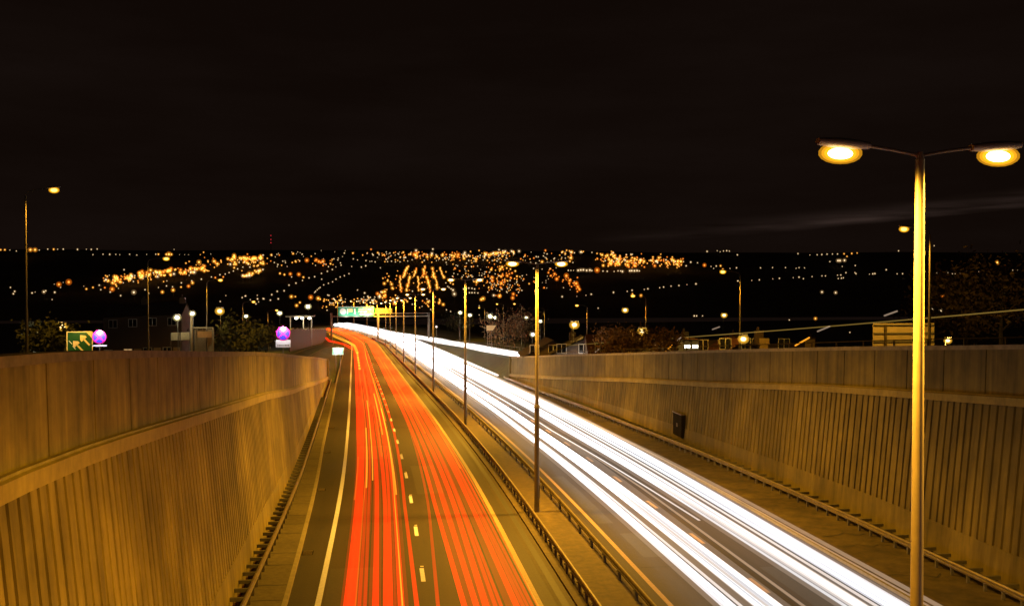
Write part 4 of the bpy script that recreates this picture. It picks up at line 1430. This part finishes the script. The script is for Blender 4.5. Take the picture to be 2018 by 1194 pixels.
zl(960, 440, K, 'w', '175 437 1.3 225 452 1.2 83 467 1.2 175 472 1.2 150 523 1.5 240 527 1.3 265 513 1.3 50 550 2 5 525 1.3 458 235 1.4 375 255 1.5 390 257 1.3 430 250 1.3 450 265 1.3 462 297 1.3 372 305 1.4 335 303 1.3 355 345 1.3 375 353 1.3 420 350 1 478 345 1 527 340 1 510 272 1.3 545 282 1.2 570 262 1.2 655 300 1.2 620 360 1.4 640 360 1.2 660 360 1 695 360 2 715 357 2 735 356 2 760 360 2 785 358 2.2 800 362 1.6 885 365 1.5 917 367 1.6 970 368 1.2 1000 363 1.5 1033 368 2 1020 364 1.4 1090 363 2 1105 362 2 1125 363 2 1145 362 2 1162 364 1.6 1500 293 1.2 1520 325 1.6 1555 297 1.8 1607 302 1.2 1710 330 1 1750 327 1.5 1730 345 1 1855 345 1 1905 340 1.3 1680 215 1.7 1757 210 1 1780 218 1 1805 212 1.2 1830 210 1.5 1850 213 1.2 1912 242 1.3 573 560 1.8 685 558 .7 755 550 .9 795 542 1.6 965 528 1.8 1070 520 1.2 1107 512 1.6 1200 505 1.1 1228 500 1.6 1318 492 1.2 1348 487 1.5 1405 480 1.3 1465 475 1.5 1527 468 .8 1595 463 1.8 1917 440 1.3 848 648 1.2 1582 707 1.8 1600 707 1.6 1645 707 1.2')
K4 = .2864
zl(1440, 440, K4, 'w', '45 217 1.2 40 307 1.2 205 307 1.3 288 305 1.2 377 305 1.2 450 310 1 470 305 1.2 508 307 1.1 463 209 1.4 545 218 .9 595 217 1.3 627 215 1.5 663 213 1.4 700 212 1.2 735 212 1.4 682 264 1.3 738 257 2.2 752 257 2.2 783 255 2.2 768 297 1 857 291 1.3 793 340 1.4 862 347 1.5 855 340 1.2 955 350 .9 978 348 1.7 992 346 1.7 1070 320 1.6 1145 348 1.2 1183 347 1.4 1155 190 1.4 1330 160 1 1400 155 1.2 48 397 1.3 145 393 .9 197 389 1.4 290 382 .9 335 379 1.5 430 374 .9 470 371 1.6 500 381 1.3 560 367 1.2 628 362 1.2 652 362 1.2 735 357 1.1 758 356 1.4 762 378 1.5 740 380 1.2 775 375 1.3 1322 360 1 1417 340 1.3 1495 340 1 1423 372 1.3 1490 373 1.2 1525 348 1.2 1545 348 1 1575 347 1.3 1595 347 1 1625 335 1.3 1707 333 .8 1860 327 1.6 1940 323 1.2 1975 323 1.3 628 473 2 722 477 2.1 403 665 1.4 1390 587 1.9 1447 601 2.2 1665 447 1 1885 478 1 1915 493 1 820 750 1.3')
zl(1440, 440, K4, 'a', '780 210 1.5 800 228 1.4 833 208 1.6 870 205 1.2 1835 270 2.5 583 655 2')
zl(1440, 440, K4, 'o', '1460 497 2.2 1703 437 1.4 1795 467 1.6 1890 522 2.2')
random.seed(21)


def scatter(ox, k, pts, n, th, kinds, s0, s1):
    for _ in range(n):
        t = random.random() * (len(pts) - 1)
        i = int(t)
        f = t - i
        x = pts[i][0] + (pts[i + 1][0] - pts[i][0]) * f
        y = pts[i][1] + (pts[i + 1][1] - pts[i][1]) * f + random.gauss(0, th)
        HL.append((ox + x * k, 440 + y * k, random.uniform(s0, s1), random.choice(kinds)))


scatter(0, K, [(790, 432), (900, 428), (1000, 425), (1200, 392), (1400, 372), (1570, 345)], 72, 15, 'aaaaow', 1.4, 2.4)
scatter(0, K, [(1050, 395), (1290, 362), (1500, 345)], 24, 10, 'aaao', 1.6, 2.4)
scatter(0, K, [(1735, 268), (1860, 268), (2010, 266)], 26, 8, 'aaaoa', 1.6, 2.5)
scatter(0, K, [(1740, 310), (1900, 310), (2030, 300)], 18, 12, 'aaw', 1.3, 2.1)
scatter(0, K, [(1850, 405), (1920, 380), (2040, 352)], 20, 8, 'aaaw', 1.6, 2.4)
scatter(480, K, [(210, 235), (600, 232), (1000, 238), (1300, 240)], 22, 12, 'ww', .6, 1.1)
scatter(480, K, [(1250, 245), (1500, 250), (1700, 255), (2016, 240)], 40, 16, 'aaow', 1.2, 2.1)
scatter(480, K, [(1000, 290), (1300, 270), (1700, 275), (2016, 262)], 34, 14, 'waw', .9, 1.5)
for P in ([(1260, 330), (1235, 365), (1222, 412)], [(1195, 405), (1200, 520)], [(1320, 345), (1303, 402)], [(1272, 410), (1245, 512)], [(1383, 330), (1375, 410)], [(1335, 410), (1337, 512)], [(1395, 410), (1420, 470), (1425, 525)], [(1445, 345), (1456, 410)], [(1465, 412), (1480, 497)], [(1500, 340), (1527, 412)]):
    L = sum(math.dist(P[i], P[i + 1]) for i in range(len(P) - 1))
    n = max(4, int(L / 11))
    for q in range(n + 1):
        t = q / n * (len(P) - 1) * .9999
        i = int(t)
        HL.append((480 + (P[i][0] + (P[i + 1][0] - P[i][0]) * (t - i) + random.gauss(0, 2.5)) * K, 440 + (P[i][1] + (P[i + 1][1] - P[i][1]) * (t - i)) * K, random.uniform(1.4, 2.1), 'a' if random.random() < .8 else 'o'))
scatter(480, K, [(610, 590), (750, 600), (900, 590), (1010, 585)], 46, 22, 'waw', 1.0, 1.7)
scatter(480, K, [(1010, 555), (1060, 545), (1110, 560), (1160, 590)], 16, 16, 'aaow', 1.3, 2.2)
scatter(480, K, [(1540, 350), (1700, 370), (1850, 420), (1990, 500)], 28, 40, 'waw', .7, 1.3)
scatter(960, K, [(0, 380), (150, 420), (250, 470), (330, 420)], 22, 45, 'woaw', .7, 1.5)
scatter(960, K, [(20, 228), (120, 225), (260, 225)], 16, 7, 'aaaw', 1.5, 2.1)
scatter(960, K, [(560, 225), (620, 222), (860, 222)], 14, 8, 'aw', 1.2, 2)
scatter(960, K, [(850, 262), (1000, 275), (1150, 285), (1300, 285), (1480, 294)], 62, 14, 'aaaow', 1.4, 2.2)
scatter(960, K, [(850, 305), (1000, 312), (1140, 320)], 24, 11, 'aoo', 1.5, 2.3)
scatter(960, K, [(930, 228), (1010, 238), (1100, 240), (1200, 246)], 12, 6, 'wa', 1.0, 1.7)
scatter(960, K, [(300, 380), (500, 470), (700, 480)], 14, 30, 'w', .6, 1.0)

random.seed(5)
scatter(0, K, [(790, 436), (900, 430), (1000, 425), (1200, 395), (1400, 372), (1600, 330)], 90, 20, 'aaoaw', .8, 1.5)
scatter(0, K, [(1730, 290), (1860, 300), (2010, 290)], 40, 24, 'aaow', .8, 1.5)
scatter(0, K, [(1500, 300), (1700, 290)], 14, 14, 'ao', .8, 1.4)
scatter(480, K, [(0, 260), (300, 290), (600, 300), (760, 290)], 40, 26, 'aow', .7, 1.3)
scatter(480, K, [(900, 240), (1300, 245), (1700, 255), (2016, 245)], 90, 22, 'aaow', .7, 1.4)
scatter(480, K, [(1050, 450), (1200, 450), (1350, 460), (1500, 420)], 40, 50, 'aao', .7, 1.3)
scatter(480, K, [(600, 610), (800, 605), (1000, 590), (1200, 590), (1500, 610)], 70, 22, 'aaow', .8, 1.5)
scatter(480, K, [(1600, 340), (1750, 400), (1900, 450), (2016, 470)], 60, 60, 'aow', .7, 1.3)
scatter(960, K, [(0, 380), (120, 430), (250, 450)], 50, 60, 'aoo', .8, 1.5)
scatter(960, K, [(0, 250), (250, 255), (500, 275), (650, 275)], 50, 24, 'aow', .7, 1.4)
scatter(960, K, [(450, 360), (600, 430), (700, 490)], 30, 22, 'oo', .8, 1.6)
scatter(960, K, [(820, 250), (1000, 280), (1150, 290), (1300, 290), (1500, 296)], 100, 22, 'aaoo', .8, 1.6)
M['glass_a'] = trail_mat('amber_halo', (1.0, .33, .02), .13, .1, sample=False)  # additive halo colours for the shells put round the hillside lamps
M['glass_o'] = trail_mat('orange_halo', (1.0, .2, .008), .13, .1, sample=False)
M['glass_w'] = trail_mat('pale_halo', (1.0, .6, .25), .05, .1, sample=False)
kinds = {'a': ('lamp_amber', 'amber'), 'o': ('lamp_orange', 'deep orange'), 'w': ('lamp_white', 'white')}
protos = {}
for k, (mn, wd) in kinds.items():
    b = MB()
    b.ball((0, 0, 0), .66, 0, 8, 6)
    b.tube([(0, 1.5, .2), (0, 1.6, -7)], [.10, .16], 5, 1)
    b.ball((0, 0, 0), 1.25, 2, 8, 6)  # two glow shells added as the lamp's halo
    b.ball((0, 0, 0), 2.1, 2, 10, 7)
    o = b.build('hillside_lamp', [M[mn], M['post'], M['glass_' + k]], sm=True)
    protos[k] = o.data
    bpy.data.objects.remove(o)
GL = []
for px, py, s, k in HL:
    X, Y, z = solve(px, py, 6.0, 150)
    if Y > 600:
        X, Y, z = solve(px, py, 7.5 * s * Y / F_PX * .9, 600)
    GL.append((s, X, Y, z, k, px, py))
GL.sort(key=lambda q: -q[0])


def district(px, py):
    if py < 505 and px < 200: return 'on the far ridge at the left'
    if px < 480 and py < 560: return 'in the long bright band on the left hillside'
    if px < 700: return 'on the left slope above the bend'
    if py < 522: return 'along the top of the hill straight ahead' if px < 1160 else ('in the band on the right hilltop' if px < 1400 else 'scattered on the dark ridge at the right')
    if 740 < px < 910 and py < 580: return 'in the steep parallel streets straight ahead'
    if px < 1160: return 'in the estate low on the hill ahead'
    if px < 1300 and py < 540: return 'in the bright white row below the right hilltop'
    return 'scattered on the dark slope at the right'


RS = .98
for s, X, Y, z, k, px, py in GL[:290]:
    o = bpy.data.objects.new('hillside_lamp', protos[k])
    C.objects.link(o)
    o.location = (X, Y, z)
    r = s * RS * Y / F_PX
    o.scale = (r, r, r)
    d = district(px, py)
    tag(o, 'small glowing %s lamp %s' % (kinds[k][1], d), 'street lamp', '%s lamps %s' % (kinds[k][1], d))
rest = {k: MB() for k in kinds}
for s, X, Y, z, k, px, py in GL[290:]:
    r = s * RS * Y / F_PX
    rest[k].ball((X, Y, z), r * .62, 0, 6, 4)
    rest[k].ball((X, Y, z), r * 1.7, 1, 6, 4)  # added halo shell
for k, b in rest.items():
    o = b.build('distant_town_lights', [M[kinds[k][0]], M['glass_' + k]])
    o['kind'] = 'stuff'
    tag(o, 'countless tiny %s town lights scattered over the far hillside' % kinds[k][1], 'town lights')

# radio mast with red lights on the skyline
kx, kz = ray(534, 490)
Y = 1520.0
z1 = ray(534, 464)[1] * Y
z0 = ground(0, Y)
t = thing('radio_mast', 'slender radio mast with red warning lights on the skyline at the left', 'mast', (kx * Y, Y, z0))
b = MB(); b.tube([(0, 0, -2), (0, 0, z1 - z0)], [.5, .25], 6); b.build('mast', M['post'], t)
for q in (.99, .72, .5):
    b = MB(); b.ball((0, -.6, (z1 - z0) * q), .8); b.build('warning_light', M['lamp_red'], t)
print('hill lights', len(HL))
